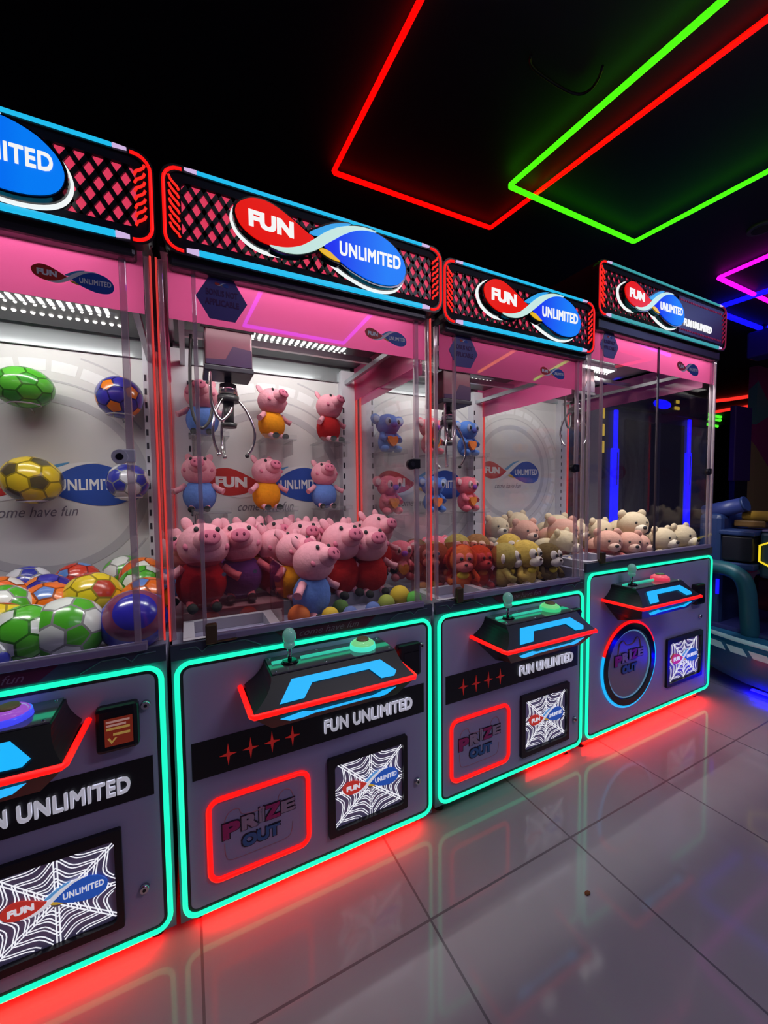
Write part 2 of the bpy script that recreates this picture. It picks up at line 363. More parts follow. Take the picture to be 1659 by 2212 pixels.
for lab, col, st, P in (('violet neon tube rectangle on the ceiling behind the photographer', (.35, .002, 1), 5.0, [(.66, -1.8, ZN), (.585, -3.17, ZN), (1.69, -3.19, ZN), (1.66, -1.8, ZN)]), ('orange neon tube corner on the ceiling behind and right of the photographer', (1, .30, .02), 3.0, [(3.60, -2.0, ZN), (3.88, -3.4, ZN)]),
        ('lime neon tube on the ceiling right of the orange one, behind the photographer', (.10, 1, .01), 3.0, [(4.5, -2.1, ZN), (4.95, -3.35, ZN)]), ('purple neon tube on the ceiling to the right of the photographer', (.20, .002, 1), 5.0, [(4.40, -1.66, ZN), (5.7, -1.80, ZN)]), ('crimson neon tube chevron on the ceiling far right of the photographer', (1, .002, .02), 3.0, [(4.8, -1.94, ZN), (5.62, -1.99, ZN), (5.50, -2.4, ZN)])):
    neon_rect('ceiling_neon_tube', lab, col, st, P, .02)
dl = thing('ceiling_downlight', 'small unlit round downlight in the black ceiling near the green neon', 'ceiling light', (3.553, .12, 3.03))
obj('trim_ring', cyl(NB(), (0, 0, -.018), (0, 0, 0), .075, .08, 24), mat('grey_downlight', (.10, .10, .11), .4), dl); obj('lens', cyl(NB(), (0, 0, -.022), (0, 0, -.018), .052, .052, 24), mat('dark_lens', (.05, .05, .055), .15), dl)
cab = obj('ceiling_cable', tube(NB(), [(1.46 + .17*math.cos(a), -.015 + .10*math.sin(a) + .02*math.cos(2*a), 3.0 + .012*math.sin(a)) for a in [PI*(-.25 + 1.2*k/24) for k in range(25)]], .006), MATS['black_plastic'])
tag(cab, 'loose black cable looping on the ceiling behind the green neon', 'cable')

# ------------------------------------------------------------------ claw machines
def joystick(p, x, y, z):
    j = obj('joystick', cyl(NB(), (x, y, z), (x, y, z+.055), .006, .006, 10), M['chrome'], p, True)
    bm = NB(); ell(bm, (x, y, z+.078), (.020, .020, .024)); ell(bm, (x, y, z+.052), (.017, .017, .012)); obj('knob', bm, mat('clear_teal_knob', (.35, .62, .55), .08, coat=.5, emit=(.03, .16, .12), est=.6, sample=False), j)
    obj('collar', cyl(NB(), (x, y, z), (x, y, z+.007), .026, .020, 16), M['gloss_black'], j)
def push_button(p, x, y, z, cols):
    b = obj('push_button', cyl(NB(), (x, y, z), (x, y, z+.014), .042, .040, 24), mat('button_ring_' + cols[0], (.05, .05, .05), .2, emit=cols[1], est=1.0), p)
    bm = NB(); ell(bm, (x, y, z+.012), (.038, .038, .017), u=20, v=8); obj('dome', bm, mat('button_dome_' + cols[0], (.2, .2, .2), .15, emit=cols[2], est=.9), b)
    obj('cap', cyl(NB(), (x, y, z+.024), (x, y, z+.031), .022, .018, 20), mat('button_cap', (.30, .22, .10), .3), b)
def console(root, dx, z, btn):
    """wedge shaped control shelf; local x +-.245, reaches y=-.19"""
    D = -.186
    c = obj('control_console', NB(), M['black'], root); bm = NB()
    # upper housing with hollow flanks
    prof = []
    def ring(hw0, hw1, y, zz): return [Vector((dx-hw0, y, zz)), Vector((dx+hw1, y, zz))]
    lv = 7; rows = []
    for k in range(lv):
        t = k/(lv-1); s = 1-(1-t)**1.9
        hwL = .236 + (-.056)*s; hwR = .236 + (-.030)*s
        yf = D*.985 + (.062)*t; rows.append([(dx-hwL, .0, z+.006+.060*t), (dx-hwL, yf, z+.006+.060*t), (dx+hwR, yf, z+.006+.060*t), (dx+hwR, .0, z+.006+.060*t)])
    vr = [[bm.verts.new(q) for q in r] for r in rows]
    for a, b in zip(vr, vr[1:]):
        for i in range(4): bm.faces.new((a[i], a[(i+1) % 4], b[(i+1) % 4], b[i]))
    bm.faces.new(vr[-1]); bm.faces.new(list(reversed(vr[0])))
    bmesh.ops.recalc_face_normals(bm, faces=bm.faces); bm.to_mesh(c.data); bm.free()
    # lower housing
    bm = NB()
    lo = [[(dx-.238, .0, z-.006), (dx-.238, D*.985, z-.006), (dx+.238, D*.985, z-.006), (dx+.238, .0, z-.006)], [(dx-.185, .0, z-.060), (dx-.185, D*.82, z-.060), (dx+.190, D*.82, z-.060), (dx+.190, .0, z-.060)], [(dx-.12, .0, z-.120), (dx-.13, D*.40, z-.095), (dx+.13, D*.40, z-.095), (dx+.12, .0, z-.120)]]
    vr = [[bm.verts.new(q) for q in r] for r in lo]
    for a, b in zip(vr, vr[1:]):
        for i in range(4): bm.faces.new((a[i], a[(i+1) % 4], b[(i+1) % 4], b[i]))
    bm.faces.new(vr[0]); bm.faces.new(list(reversed(vr[-1])))
    obj('under_shell', bm, M['black'], c)
    # red light strip round three sides
    bm = NB(); tube(bm, [(dx-.248, .0, z), (dx-.241, D+.008, z), (dx-.236, D-.002, z), (dx+.236, D-.002, z), (dx+.241, D+.008, z), (dx+.248, .0, z)], .0076, seg=8); obj('red_light_strip', bm, M['red'], c)
    # sky blue bracket light on the upper slope and its mirror under the red line
    def on_slope(x, t): # t 0 bottom 1 top
        return Vector((dx + x, D*.985 + .062*t - .0035, z + .006 + .060*t))
    shape = [(-.165, .10), (-.13, .66), (.150, .66), (.178, .10 + .16), (.165, .04 + .08), (.135, .12), (.112, .42), (-.075, .42), (-.10, .10)]
    shape = [(-.170, .13), (-.128, .80), (.142, .80), (.182, .30), (.170, .15), (.128, .17), (.100, .56), (-.074, .56), (-.104, .14)]
    def plate(f, shp):
        bm = NB(); n = len(shp); a = [bm.verts.new(f(*q)) for q in shp]; off = Vector((0, -.002, .002)); b = [bm.verts.new(f(*q)+off) for q in shp]
        bm.faces.new(b); bm.faces.new(list(reversed(a)))
        for i in range(n): bm.faces.new((a[i], a[(i+1) % n], b[(i+1) % n], b[i]))
        return bm
    obj('blue_light_strip', plate(on_slope, shape), M['sky'], c)
    def under(x, t):
        y = D*.985 + (D*.82-D*.985)*t - .003; zz = z-.006 - .054*t; return Vector((dx + x, y, zz-.001))
    shape2 = [(-.165, .10), (-.138, .42), (-.105, .42), (-.082, .26), (.105, .26), (.128, .42), (.150, .42), (.170, .10), (.140, .02), (-.095+.02, .14), (-.105, .02)]
    shape2 = [(-.168, .42), (-.140, .72), (-.100, .72), (-.074, .62), (.100, .62), (.128, .72), (.150, .66), (.176, .24), (.130, .26), (.104, .44), (-.080, .44), (-.110, .26)]
    obj('blue_light_strip', plate(under, shape2), M['sky'], c)
    # clear top plate with teal light lines, stick and button
    zt = z + .0665
    obj('top_plate', B(dx-.176, dx+.202, -.118, -.004, zt, zt+.004), mat('smoky_top_plate', (.11, .10, .12), .12, coat=.6), c)
    bm = NB()
    for a, b in ((-.165, -.105), (-.08, .10)): tube(bm, [(dx+a, -.052, zt+.006), (dx+b, -.052, zt+.006)], .006)
    obj('teal_light_line', bm, mat('teal_line_mat', (.02, .2, .15), .3, emit=(.03, .50, .34), est=1.0, sample=False), c)
    joystick(root, dx-.115, -.062, zt+.004)
    push_button(root, dx+.118, -.062, zt+.004, btn)
    bm = NB()
    for a in (-.165, -.02, .19):
        for yy in (-.108, -.014): cyl(bm, (dx+a, yy, zt+.003), (dx+a, yy, zt+.0065), .0045, .0035, 8)
    obj('screw_head', bm, M['chrome'], c)

def web_window(root, x0, x1, z0, z1, grey_frame=M['black']):
    w = obj('display_window', frame_prism(NB(), rrect(x0, x1, z0, z1, .006), rrect(x0+.022, x1-.016, z0+.020, z1-.026, .012), -.016, .004), M['black'], root)
    gx0, gx1, gz0, gz1 = x0+.022, x1-.016, z0+.020, z1-.026
    obj('back_plate', B(gx0-.004, gx1+.004, .0045, .0065, gz0-.004, gz1+.004), M['webback'], w)
    cx, cz = (gx0+gx1)/2+.005, (gz0+gz1)/2-.005; hx, hz = (gx1-gx0)/2, (gz1-gz0)/2
    bm = NB()
    A = [math.radians(a) for a in (90, 40, -4, -38, -90, -142, 176, 137)]
    def lim(a, f): # distance to the window edge along a ray
        c, s = abs(math.cos(a)), abs(math.sin(a)); dx_ = (gx1-cx if math.cos(a) > 0 else cx-gx0); dz_ = (gz1-cz if math.sin(a) > 0 else cz-gz0)
        return min(dx_/max(c, 1e-6), dz_/max(s, 1e-6))*f
    for a in A:
        R = lim(a, .99); px, pz = -math.sin(a)*.0036, math.cos(a)*.0036
        for s in (-1, 1): tube(bm, [(cx+math.cos(a)*.012+px*s, -.002, cz+math.sin(a)*.012+pz*s), (cx+math.cos(a)*R+px*s, -.002, cz+math.sin(a)*R+pz*s)], .0021, seg=5)
    inside = lambda q: gx0 < q[0] < gx1 and gz0 < q[2] < gz1
    for f in (.26, .42, .60, .80, 1.02):
        for i in range(8):
            a, b = A[i], A[(i+1) % 8]; b = b-2*PI if b > a else b
            for s in (0, .0075):
                P = []
                for k in range(9):
                    t = k/8; an = a+(b-a)*t; rr = hx*1.10*f*(1-.24*math.sin(PI*t)) - s
                    P.append((cx+math.cos(an)*rr, -.002, cz+math.sin(an)*rr*1.04))
                run = []
                for q in P + [None]:
                    if q is not None and inside(q): run.append(q)
                    else:
                        if len(run) > 1: tube(bm, run, .0019, seg=5)
                        run = []
    obj('web', bm, M['web'], w)
    emblem(w, (gx0+gx1)/2+.005, (gz0+gz1)/2+.008, (gx1-gx0)*.82, -.009, .003, lit='panel')

def prize_text(p, x, z, s, y):
    """the two line PRIZE OUT lettering: magenta P and Z, lilac R I E, blue OUT"""
    xs = x
    for ch, m, wd, dz, hh in (('P', 'pz_pink', .058, -.004, .052), ('R', 'pz_lil', .056, .006, .046), ('i', 'pz_lil', .020, .012, .050), ('Z', 'pz_pink', .054, .010, .050), ('E', 'pz_lil', .050, .016, .040)):
        obj('lettering', text_mesh(ch, wd*s*.9, hh*s, y, xs, z+dz*s, .05, .004), M[m], p); 
        obj('lettering', text_mesh(ch, wd*s*.9+.006*s, hh*s+.006*s, y+.0015, xs-.003*s, z+dz*s-.003*s, .09, .003), M['pz_dark'], p)
        xs += wd*s*.98
    obj('lettering', text_mesh('OUT', .120*s, .040*s, y, x+.058*s, z-.052*s, .05, .004), M['pz_blue'], p)
    obj('lettering', text_mesh('OUT', .128*s, .047*s, y+.0015, x+.054*s, z-.0555*s, .09, .003), M['pz_dark'], p)
def square_hatch(root):
    x0, x1, z0, z1 = -.343, -.053, .134, .374
    d = obj('prize_hatch', prism(NB(), rrect(x0+.004, x1-.004, z0+.004, z1-.004, .026), -.001, .006), M['hatch'], root)
    P = rrect(x0, x1, z0, z1, .030, 6); obj('red_light_ring', tube(NB(), [(a, -.005, b) for a, b in P], .0078, True, 8), M['red'], d)
    # outline of a cat-eared box printed on the hatch
    L = [(-.305, .262), (-.300, .305), (-.285, .325), (-.262, .326), (-.246, .303), (-.16, .300), (-.143, .325), (-.125, .336), (-.108, .327), (-.10, .303)]
    bm = NB(); tube(bm, [(a, -.002, b) for a, b in smoothpts(L, 4, False)], .0025, seg=4)
    L2 = [(-.303, .235), (-.300, .195), (-.283, .178), (-.2, .176), (-.125, .178), (-.108, .195), (-.104, .225)]
    tube(bm, [(a, -.002, b) for a, b in smoothpts(L2, 4, False)], .0025, seg=4)
    obj('ear_outline', bm, M['hatch_line'], d)
    prize_text(d, -.308, .250, .92, -.006)
def round_hatch(root, cx, cz, R):
    circ = lambda r, a0=0, a1=360, n=48: [(cx + r*math.cos(math.radians(a0+(a1-a0)*k/n)), cz + r*math.sin(math.radians(a0+(a1-a0)*k/n))) for k in range(n+1)]
    d = obj('prize_hatch', frame_prism(NB(), circ(R*.94)[:-1], circ(R*.80)[:-1], -.014, .004), M['gloss_black'], root)
    obj('round_pane', prism(NB(), circ(R*.80)[:-1], -.004, .004), M['hatch'], d)
    obj('red_light_arc', tube(NB(), [(a, -.006, b) for a, b in circ(R*.97, 22, 160, 28)], .007, False, 8), M['red'], d)
    obj('blue_light_arc', tube(NB(), [(a, -.006, b) for a, b in circ(R*.97, 160, 382, 40)], .007, False, 8), M['sky'], d)
    obj('blue_inner_ring', tube(NB(), [(a, -.006, b) for a, b in circ(R*.77)[:-1]], .0035, True, 6), mat('pale_blue_ring', (.2, .3, .4), .2, emit=(.10, .26, .42), est=.6), d)
    L = [(-.09, .06), (-.08, .11), (-.05, .125), (-.02, .10), (.03, .10), (.06, .125), (.085, .11), (.095, .06)]
    bm = NB(); tube(bm, [(cx+a, -.006, cz+b) for a, b in smoothpts(L, 4, False)], .0025, seg=4); obj('ear_outline', bm, M['hatch_line'], d)
    prize_text(d, cx-.118, cz+.01, 1.0, -.009)

def header(root, hx, hw, z0, z1, yf, depth, kind='full'):
    """lit sign box on top"""
    h = obj('sign_header', B(hx-hw+.012, hx+hw-.012, yf+.020, depth, z0+.010, z1-.008), M['black'], root)
    obj('face_rim', frame_prism(NB(), rrect(hx-hw, hx+hw, z0, z1, .042), rrect(hx-hw+.016, hx+hw-.016, z0+.016, z1-.016, .034), yf+.004, yf+.034), M['black'], h)
    obj('face_panel', frame_prism(NB(), rrect(hx-hw+.012, hx+hw-.012, z0+.012, z1-.012, .03, 3), rrect(hx-hw+.047, hx+hw-.040, z0+.042, z1-.038, .015, 3), yf+.008, yf+.020), M['matte_black'], h)
    # lattice with red light behind it
    x0, x1, b0, b1 = hx-hw+.046, hx+hw-.039, z0+.041, z1-.037
    ydx = yf+.018
    lx1 = x1
    if kind == 'tall': lx1 = hx + .08
    obj('red_light_panel', B(x0-.004, lx1+.004, ydx-.001, ydx+.001, b0-.004, b1+.004), M['back_red'], h)
    bm = NB(); px, pz = .0365, .056; hwid = .0055
    sl = pz/px
    for sgn in (1, -1):
        c = -40
        nn = int((lx1-x0 + (b1-b0)/sl)/px)+3
        for k in range(-12, nn):
            # line z = b0 + sgn*sl*(x - xc)
            xc = x0 + k*px if sgn > 0 else x0 + k*px
            pts = []
            # clip
            xa, xb = (xc, xc+(b1-b0)/sl) if sgn > 0 else (xc, xc-(b1-b0)/sl)
            za, zb = b0, b1
            if xa > xb: xa, xb, za, zb = xb, xa, zb, za
            if xb <= x0 or xa >= lx1: continue
            if xa < x0: za += (zb-za)*(x0-xa)/(xb-xa); xa = x0
            if xb > lx1: zb = za + (zb-za)*(lx1-xa)/(xb-xa); xb = lx1
            if xb-xa < .002: continue
            d = Vector((xb-xa, zb-za)).normalized(); n = Vector((-d.y, d.x))*hwid
            prism(bm, [(xa-n.x, za-n.y), (xb-n.x, zb-n.y), (xb+n.x, zb+n.y), (xa+n.x, za+n.y)], yf+.010, yf+.016)
    obj('lattice', bm, M['black'], h)
    if kind == 'tall':
        obj('dark_blue_plate', B(lx1, x1+.006, yf+.006, yf+.020, b0-.006, b1+.006), mat('dark_blue_plate_mat', (.03, .015, .09), .3), h)
        obj('lettering', text_mesh('FUN UNLIMITED', .272, .036, yf+.003, hx+.125, (z0+z1)/2-.050, .03, .004), M['white_l'], h)
        bm = NB()
        for zz in (b0+.012, b1-.012):
            for k in range(26): box(bm, lx1+.01+k*.016, lx1+.018+k*.016, yf+.004, yf+.006, zz-.004, zz+.004)
        obj('red_dot_row', bm, mat('dim_red_dots', (.2, .01, .03), .4, emit=(.16, .004, .03), est=.8, sample=False), h)
    # light strips
    cy_ = M['cyan'] if kind != 'tall' else M['dteal']
    for zz, hh in ((z1-.008, .0042), (z0+.012, .0075)):
        obj('cyan_light_strip', B(hx-hw+.085, hx+hw-.085, yf-.002, yf+.014, zz-hh, zz+hh, .003), cy_, h)
        for s in (-1, 1):
            xa, xb = hx+s*(hw-.085), hx+s*(hw-.056)
            obj('lilac_light_tip', prism(NB(), [(xa, zz-hh), (xb, zz-hh*.55), (xb, zz+hh*.55), (xa, zz+hh)], yf-.001, yf+.013), M['lilac'], h)
    for s in (-1, 1):
        P = [(hx+s*(hw-.050), z0+.010)] + [(hx+s*(hw-.008-.036+.036*math.sin(a)), z0+.010+.036-.036*math.cos(a)) for a in [PI/2*k/5 for k in range(6)]] + [(hx+s*(hw-.008-.036+.036*math.cos(a)), z1-.010-.036+.036*math.sin(a)) for a in [PI/2*k/5 for k in range(6)]] + [(hx+s*(hw-.050), z1-.010)]
        obj('red_light_strip', tube(NB(), [(a, yf+.004, b) for a, b in P], .0042, False, 8), M['red'] if not (kind == 'tall' and s > 0) else mat('dim_red_strip', (.1, .0, .02), .4, emit=(.18, .004, .03), est=1), h)
        n = 7; zs = [z0+.055 + (z1-z0-.105)*k/(n-1) for k in range(n)]
        for q in zs:
            xo = hx + s*(hw-.020)
            P = [(xo, q+.018), (xo-s*.003, q+.010), (xo-s*.010, q+.002), (xo-s*.018, q-.005), (xo-s*.022, q-.013)]
            if s > 0: P = [(xo, q+.018), (xo-.003, q+.010), (xo-.010, q+.004), (xo-.018, q-.001), (xo-.022, q-.010)]
            obj('red_slash', tube(NB(), [(a, yf+.004, b) for a, b in P], .0034, False, 5), M['slash'] if not (kind == 'tall' and s > 0) else MATS['dim_red_strip'], h)
    # raised emblem with a white halo tube behind
    lx, ls, lz = (hx, .510, (z0+z1)/2-.006) if kind != 'tall' else (hx-.195, .475, (z0+z1)/2-.022)
    lz -= 0
    e = obj('emblem_sign', NB(), M['gloss_black'], root); bm = NB()
    for P in (RED, BLU, RIB, SKY, YEL): prism(bm, grow(place(P, lx, lz, ls), .006), yf-.034, yf-.012)
    bmesh.ops.recalc_face_normals(bm, faces=bm.faces); bm.to_mesh(e.data); bm.free()
    for P in (RED, BLU): obj('halo_tube', outline_bm(place(P, lx, lz, ls), .004, .011, yf-.010, yf-.002), M['halo'], e)
    emblem(e, lx, lz, ls, yf-.038, .005, True)

def claw_unit(root, x, y, zt):
    """carriage box with motor, hoses and three prongs"""
    c = obj('claw_carriage', B(x-.075, x+.075, y-.07, y+.07, zt-.125, zt, .006), M['carriage'], root)
    obj('wheel_bar', B(x-.085, x+.085, y-.055, y-.045, zt+.004, zt+.016), M['hose'], c)
    obj('violet_plate', prism(NB(), [(x-.072, zt-.120), (x+.072, zt-.120), (x+.072, zt-.062), (x+.012, zt-.055), (x-.012, zt-.100), (x-.072, zt-.104)], y-.0725, y-.0695), mat('carriage_violet', (.045, .03, .07), .25), c)
    obj('under_tray', B(x-.078, x+.078, y-.074, y+.074, zt-.140, zt-.122, .003), M['dgrey'], c)
    g = obj('claw', NB(), M['hose'], root); bm = NB()
    cyl(bm, (x, y, zt-.14), (x, y, zt-.19), .012, .012, 12); cyl(bm, (x, y, zt-.165), (x, y, zt-.205), .024, .030, 16); cyl(bm, (x, y, zt-.205), (x, y, zt-.225), .036, .036, 20); cyl(bm, (x, y, zt-.225), (x, y, zt-.30), .018, .016, 14)
    cyl(bm, (x, y, zt-.30), (x, y, zt-.315), .028, .024, 14)
    bm.to_mesh(g.data); bm.free()
    obj('sleeve', cyl(NB(), (x, y, zt-.165), (x, y, zt-.20), .0275, .0325, 16), M['claw'], g, True)
    for k, a in enumerate((-2.3, -.25, 1.8)):
        dx, dy = math.cos(a), math.sin(a)
        P = [(x+dx*.030, y+dy*.030, zt-.215), (x+dx*.060, y+dy*.060, zt-.255), (x+dx*.085, y+dy*.085, zt-.32), (x+dx*.080, y+dy*.080, zt-.375), (x+dx*.060, y+dy*.060, zt-.41)]
        f = obj('prong', tube(NB(), smoothpts(P, 4, False), .0048, False, 8), M['claw'], g, True)
        bm = NB(); ell(bm, (x+dx*.058, y+dy*.058, zt-.413), .008, u=10, v=6); obj('tip', bm, M['rubber'] if k == 1 else M['claw'], f)
    for px_, dy_, s in ((-.105, -.03, 1.0), (-.045, -.06, .92)):
        P = [(x+px_-.008, y+dy_, zt-.02), (x+px_-.015, y+dy_, zt-.16), (x+px_-.012, y+dy_, zt-.27*s), (x+px_+.012, y+dy_, zt-.325*s), (x+px_+.040, y+dy_+.01, zt-.30*s), (x+px_+.052, y+dy_+.02, zt-.25)]
        obj('cable_loop', tube(NB(), smoothpts(P, 5, False), .0052, False, 8), M['claw'] if s < 1 else M['hose'], root, True)

def machine(name_label, cx, hw, zb, zt, zg, zh0, zh1, hx, hhw, depth, kind, btn, opts):
    """claw machine, front neon plane at y=0, centre cx, neon half width hw, neon from zb to zt, glass up to zg, header zh0..zh1"""
    root = thing('claw_machine', name_label, 'claw machine', (cx, 0, 0))
    root['group'] = 'row of claw machines'
    bw = hw + .006
    sd = depth
    film_h = .145
    # base cabinet
    bm = NB(); box(bm, -bw, bw, .008, sd, zb-.012, zt+.012)
    obj('base_cabinet', bm, M['body'], root)
    obj('front_panel', prism(NB(), rrect(-hw+.018, hw-.018, zb+.018, zt-.018, .022), -.003, .010), M['panel'], root)
    obj('panel_seam', frame_prism(NB(), rrect(-hw+.014, hw-.014, zb+.014, zt-.014, .026), rrect(-hw+.022, hw-.022, zb+.022, zt-.022, .020), -.0035, .009), M['dgrey'], root)
    P = rrect(-hw+.0068, hw-.0068, zb+.0068, zt-.0068, .036, 6)
    nf = obj('neon_frame', tube(NB(), [(a, -.004, b) for a, b in P], .0068, True, 8), M['teal'], root)
    if kind == 'tall':
        obj('inner_edge_glow', B(hw-.040, hw-.034, -.006, -.003, zb+.03, zt-.03), mat('frosted_edge', (.2, .42, .40), .3), root)  # plain teal-grey strip along the right inside edge of the frame
    # casters and underglow
    for sx in (-1, 1):
        for yy in (.06, sd-.08):
            c = obj('caster', NB(), M['dgrey'], root); bm = NB(); box(bm, sx*(bw-.05)-.022, sx*(bw-.05)+.022, yy-.025, yy+.025, zb-.020, zb-.012); cyl(bm, (sx*(bw-.05), yy, .012), (sx*(bw-.05), yy, zb-.018), .009); bm.to_mesh(c.data); bm.free()
            obj('foot', cyl(NB(), (sx*(bw-.05), yy, 0), (sx*(bw-.05), yy, .013), .021, .016, 14), M['rubber'], c)
    ug = opts.get('glow', 1.0)
    if ug > 0:
        x0g, x1g = opts.get('glow_x', (-bw+.05, bw-.05))
        obj('underglow_strip', B(x0g, x1g, .040, .046, .010, zb-.012), neon('underglow_red_%d' % int(ug*10), (1, .001, .0005), 32.0*ug), root)
    # trim band between neon and glass
    zl = zt + .048
    tb = obj('trim_band', B(-bw, bw, -.002, .012, zt+.004, zl-.002), M['navy'], root)
    if kind != 'tall':
        obj('maroon_plate', prism(NB(), [(-.15, zl-.004), (.20, zl-.004), (.155, zt+.008), (-.105, zt+.008)], -.004, -.001), M['maroon'], tb)
        obj('lettering', text_mesh('come have fun', .20, .020, -.0045, -.07, zt+.014, .0, .001, shear=.4), M['trimtext'], tb)
        for s in (-1, 1):
            bm = NB(); q = [(s*.21+.025, zt+.009), (s*.255+.025, zl-.016), (s*.33+.0, zl-.016), (s*.345, zt+.018), (s*.36, zl-.014), (s*.40, zl-.014)]
            tube(bm, [(a, -.003, b) for a, b in q], .002, seg=4)
            obj('chevron_line', bm, M['trimline'], tb)
    obj('front_ledge', B(-hw+.10, hw-.035, -.014, .012, zl-.004, zl+.016, .003), M['ledge'], root)
    hg = obj('hinge_bracket', NB(), M['bronze'], root); bm = NB(); box(bm, -hw+.082, -hw+.112, -.016, .008, zl-.010, zl+.045, 0, .003); box(bm, -hw+.11, -hw+.165, -.014, .004, zl-.008, zl+.014, 0, .003); bm.to_mesh(hg.data); bm.free()
    # interior floor
    obj('prize_bed', B(-bw+.03, bw-.03, .24, sd-.06, zt+.012, opts['bed']), mat('grey_bed', (.30, .28, .32), .6), root) if opts['bed'] > zt+.02 else None
    # chute
    cw = opts.get('chute', .30)
    ct = obj('chute_tray', frame_prism(NB(), rrect(-hw+.03, -hw+cw, zt+.016-.0, zt+.0165, .0001, 1), rrect(-hw+.05, -hw+cw-.03, zt+.0161, zt+.0164, .0001, 1), .03, .2), M['ledge'], root) if False else None
    bm = NB(); z_ = zt+.013
    for a in ((-hw+.025, -hw+.055, .02, .21), (-hw+cw-.03, -hw+cw, .02, .21), (-hw+.055, -hw+cw-.03, .02, .035), (-hw+.055, -hw+cw-.03, .19, .21)): box(bm, a[0], a[1], a[2], a[3], z_, z_+.035)
    obj('chute_rim', bm, mat('grey_rim', (.36, .34, .40), .4), root)
    obj('chute_wall', B(-hw+.02, -hw+cw+.004, .212, .218, z_, zt+opts.get('chute_h', .235)), M['tint'], root)
    obj('chute_wall', B(-hw+cw, -hw+cw+.006, .02, .212, z_, zt+opts.get('chute_h', .235)), M['tint'], root)
    bm = NB()
    for q in (-hw+.15, -hw+cw-.05): cyl(bm, (q, .206, zt+.05), (q, .212, zt+.05), .007, .005, 10) if kind == 'tall' else cyl(bm, (q, .206, zt+.19), (q, .212, zt+.19), .007, .005, 10)
    obj('chute_screw', bm, M['chrome'], root)
    # glass box
    z0, z1 = zl + .012, zg
    obj('glass_door', B(-hw+.084, hw-.062, .0, .005, z0, z1), M['glass'], root)
    obj('front_pane', B(-hw+.004, -hw+.078, .003, .008, z0, z1), M['glass'], root); obj('front_pane', B(hw-.056, hw-.004, .003, .008, z0, z1), M['glass'], root)
    for s in (-1, 1): obj('side_pane', B(s*(bw-.004)-.0025, s*(bw-.004)+.0025, .012, sd, z0, z1), M['glass'], root)
    if kind == 'tall': obj('pane_joint', B(-.028, -.020, -.002, .006, z0, z1), mat('smoky_joint', (.07, .06, .075), .3), root)
    obj('door_edge', B(-hw+.076, -hw+.087, -.005, .008, z0, z1, .002), M['edge'], root); obj('door_edge', B(hw-.064, hw-.048, -.005, .008, z0, z1, .002), M['edge'], root)
    for s in (-1, 1):
        cp = obj('corner_strip', B(s*(bw-.010)-.006, s*(bw-.010)+.006, .002, .014, z0, z1, .002), M['edge'], root)
        obj('red_edge_light', B(s*(bw-.001)-.0022, s*(bw-.001)+.0022, -.002, .004, z0, z1), M['redline'], cp) if opts.get('edges', True) else None
        bp = obj('back_post', NB(), M['white_metal'], root); bm = NB(); box(bm, s*(bw-.044)-.036, s*(bw-.044)+.036, sd-.062, sd-.005, zt+.012, z1)
        bm.to_mesh(bp.data); bm.free()
        bm = NB()
        for k in range(14): box(bm, s*(bw-.072)-.004, s*(bw-.072)+.004, sd-.0635, sd-.061, zt+.20+k*.055, zt+.225+k*.055)
        obj('slot', bm, M['dgrey'], bp)
        obj('red_edge_light', B(s*(bw-.003)-.004, s*(bw-.003)+.004, sd-.072, sd-.063, zt+.012, z1-.03), M['redline'], bp)
    # pink band on the top of the panes, with the emblem sticker and the hexagon
    fz = z1 - film_h
    pb = obj('pink_band', B(-hw+.02, hw-.012, .010, .0108, fz, z1+.02), M['pink'], root)
    for s in (-1, 1): obj('pink_band', B(s*(bw-.010)-.0004, s*(bw-.010)+.0004, .10 if s < 0 else .07, sd-.06, fz, z1+.02), M['pink'], root)
    sx = opts.get('sticker', .245); emblem(pb, sx, fz+.052, opts.get('sticker_w', .155), -.0015, .001, lit=False)
    hxx, hz = opts.get('hex', -.265), fz+.068
    pts = [(hxx+.066*math.cos(math.radians(60*k)), hz+.063*math.sin(math.radians(60*k))) for k in range(6)]
    hs = obj('hexagon_sign', prism(NB(), pts, -.004, -.001), M['hexm'], root)
    obj('lettering', text_mesh('BONUS NOT', .082, .017, -.0045, hxx-.041, hz+.008, .03, .0008), M['hextext'], hs)
    obj('lettering', text_mesh('APPLICABLE', .088, .017, -.0045, hxx-.044, hz-.018, .03, .0008), M['hextext'], hs)
    emblem(hs, hxx, hz+.040, .036, -.0045, .0006, lit=False, text=False)
    obj('header_rail', B(-bw+.03, bw-.03, -.022, .020, z1-.022, z1+.030, .008), mat('charcoal_rail', (.035, .033, .035), .35), root)
    # lit ceiling of the cabinet
    zc = opts.get('zc', z1+.035); yl = opts.get('yl', .45)
    obj('cabinet_ceiling', B(-bw+.01, bw-.01, .03, sd-.01, zc, zc+.012), M['ceil_gloss'], root)
    lb = obj('led_bar', B(-.29, .29, yl-.025, yl+.025, zc-.018, zc-.001), M['white_metal'], root)
    bm = NB()
    for k in range(22): box(bm, -.272+k*.0252, -.260+k*.0252, yl-.022, yl+.022, zc-.024, zc-.018)
    obj('led_row', bm, M['led'], lb)
    lb2 = obj('led_bar', B(-.30, .30, yl+.11, yl+.13, zc-.020, zc-.001), M['steel'], root)
    bm = NB()
    for k in range(24): ell(bm, (-.285+k*.0248, yl+.112, zc-.022), .0075, u=8, v=5)
    obj('led_row', bm, M['led_dim'], lb2); bm = NB()
    for k in range(24): ell(bm, (-.285+k*.0248, yl+.040, zc-.022), .0055, u=8, v=5)
    obj('led_row', bm, M['led_dim'], lb)
    lb3 = obj('led_bar', B(-hw+.08, hw-.08, .028, .062, zc-.016, zc-.001), M['white_metal'], root)
    pw = opts.get('power', 7.0)
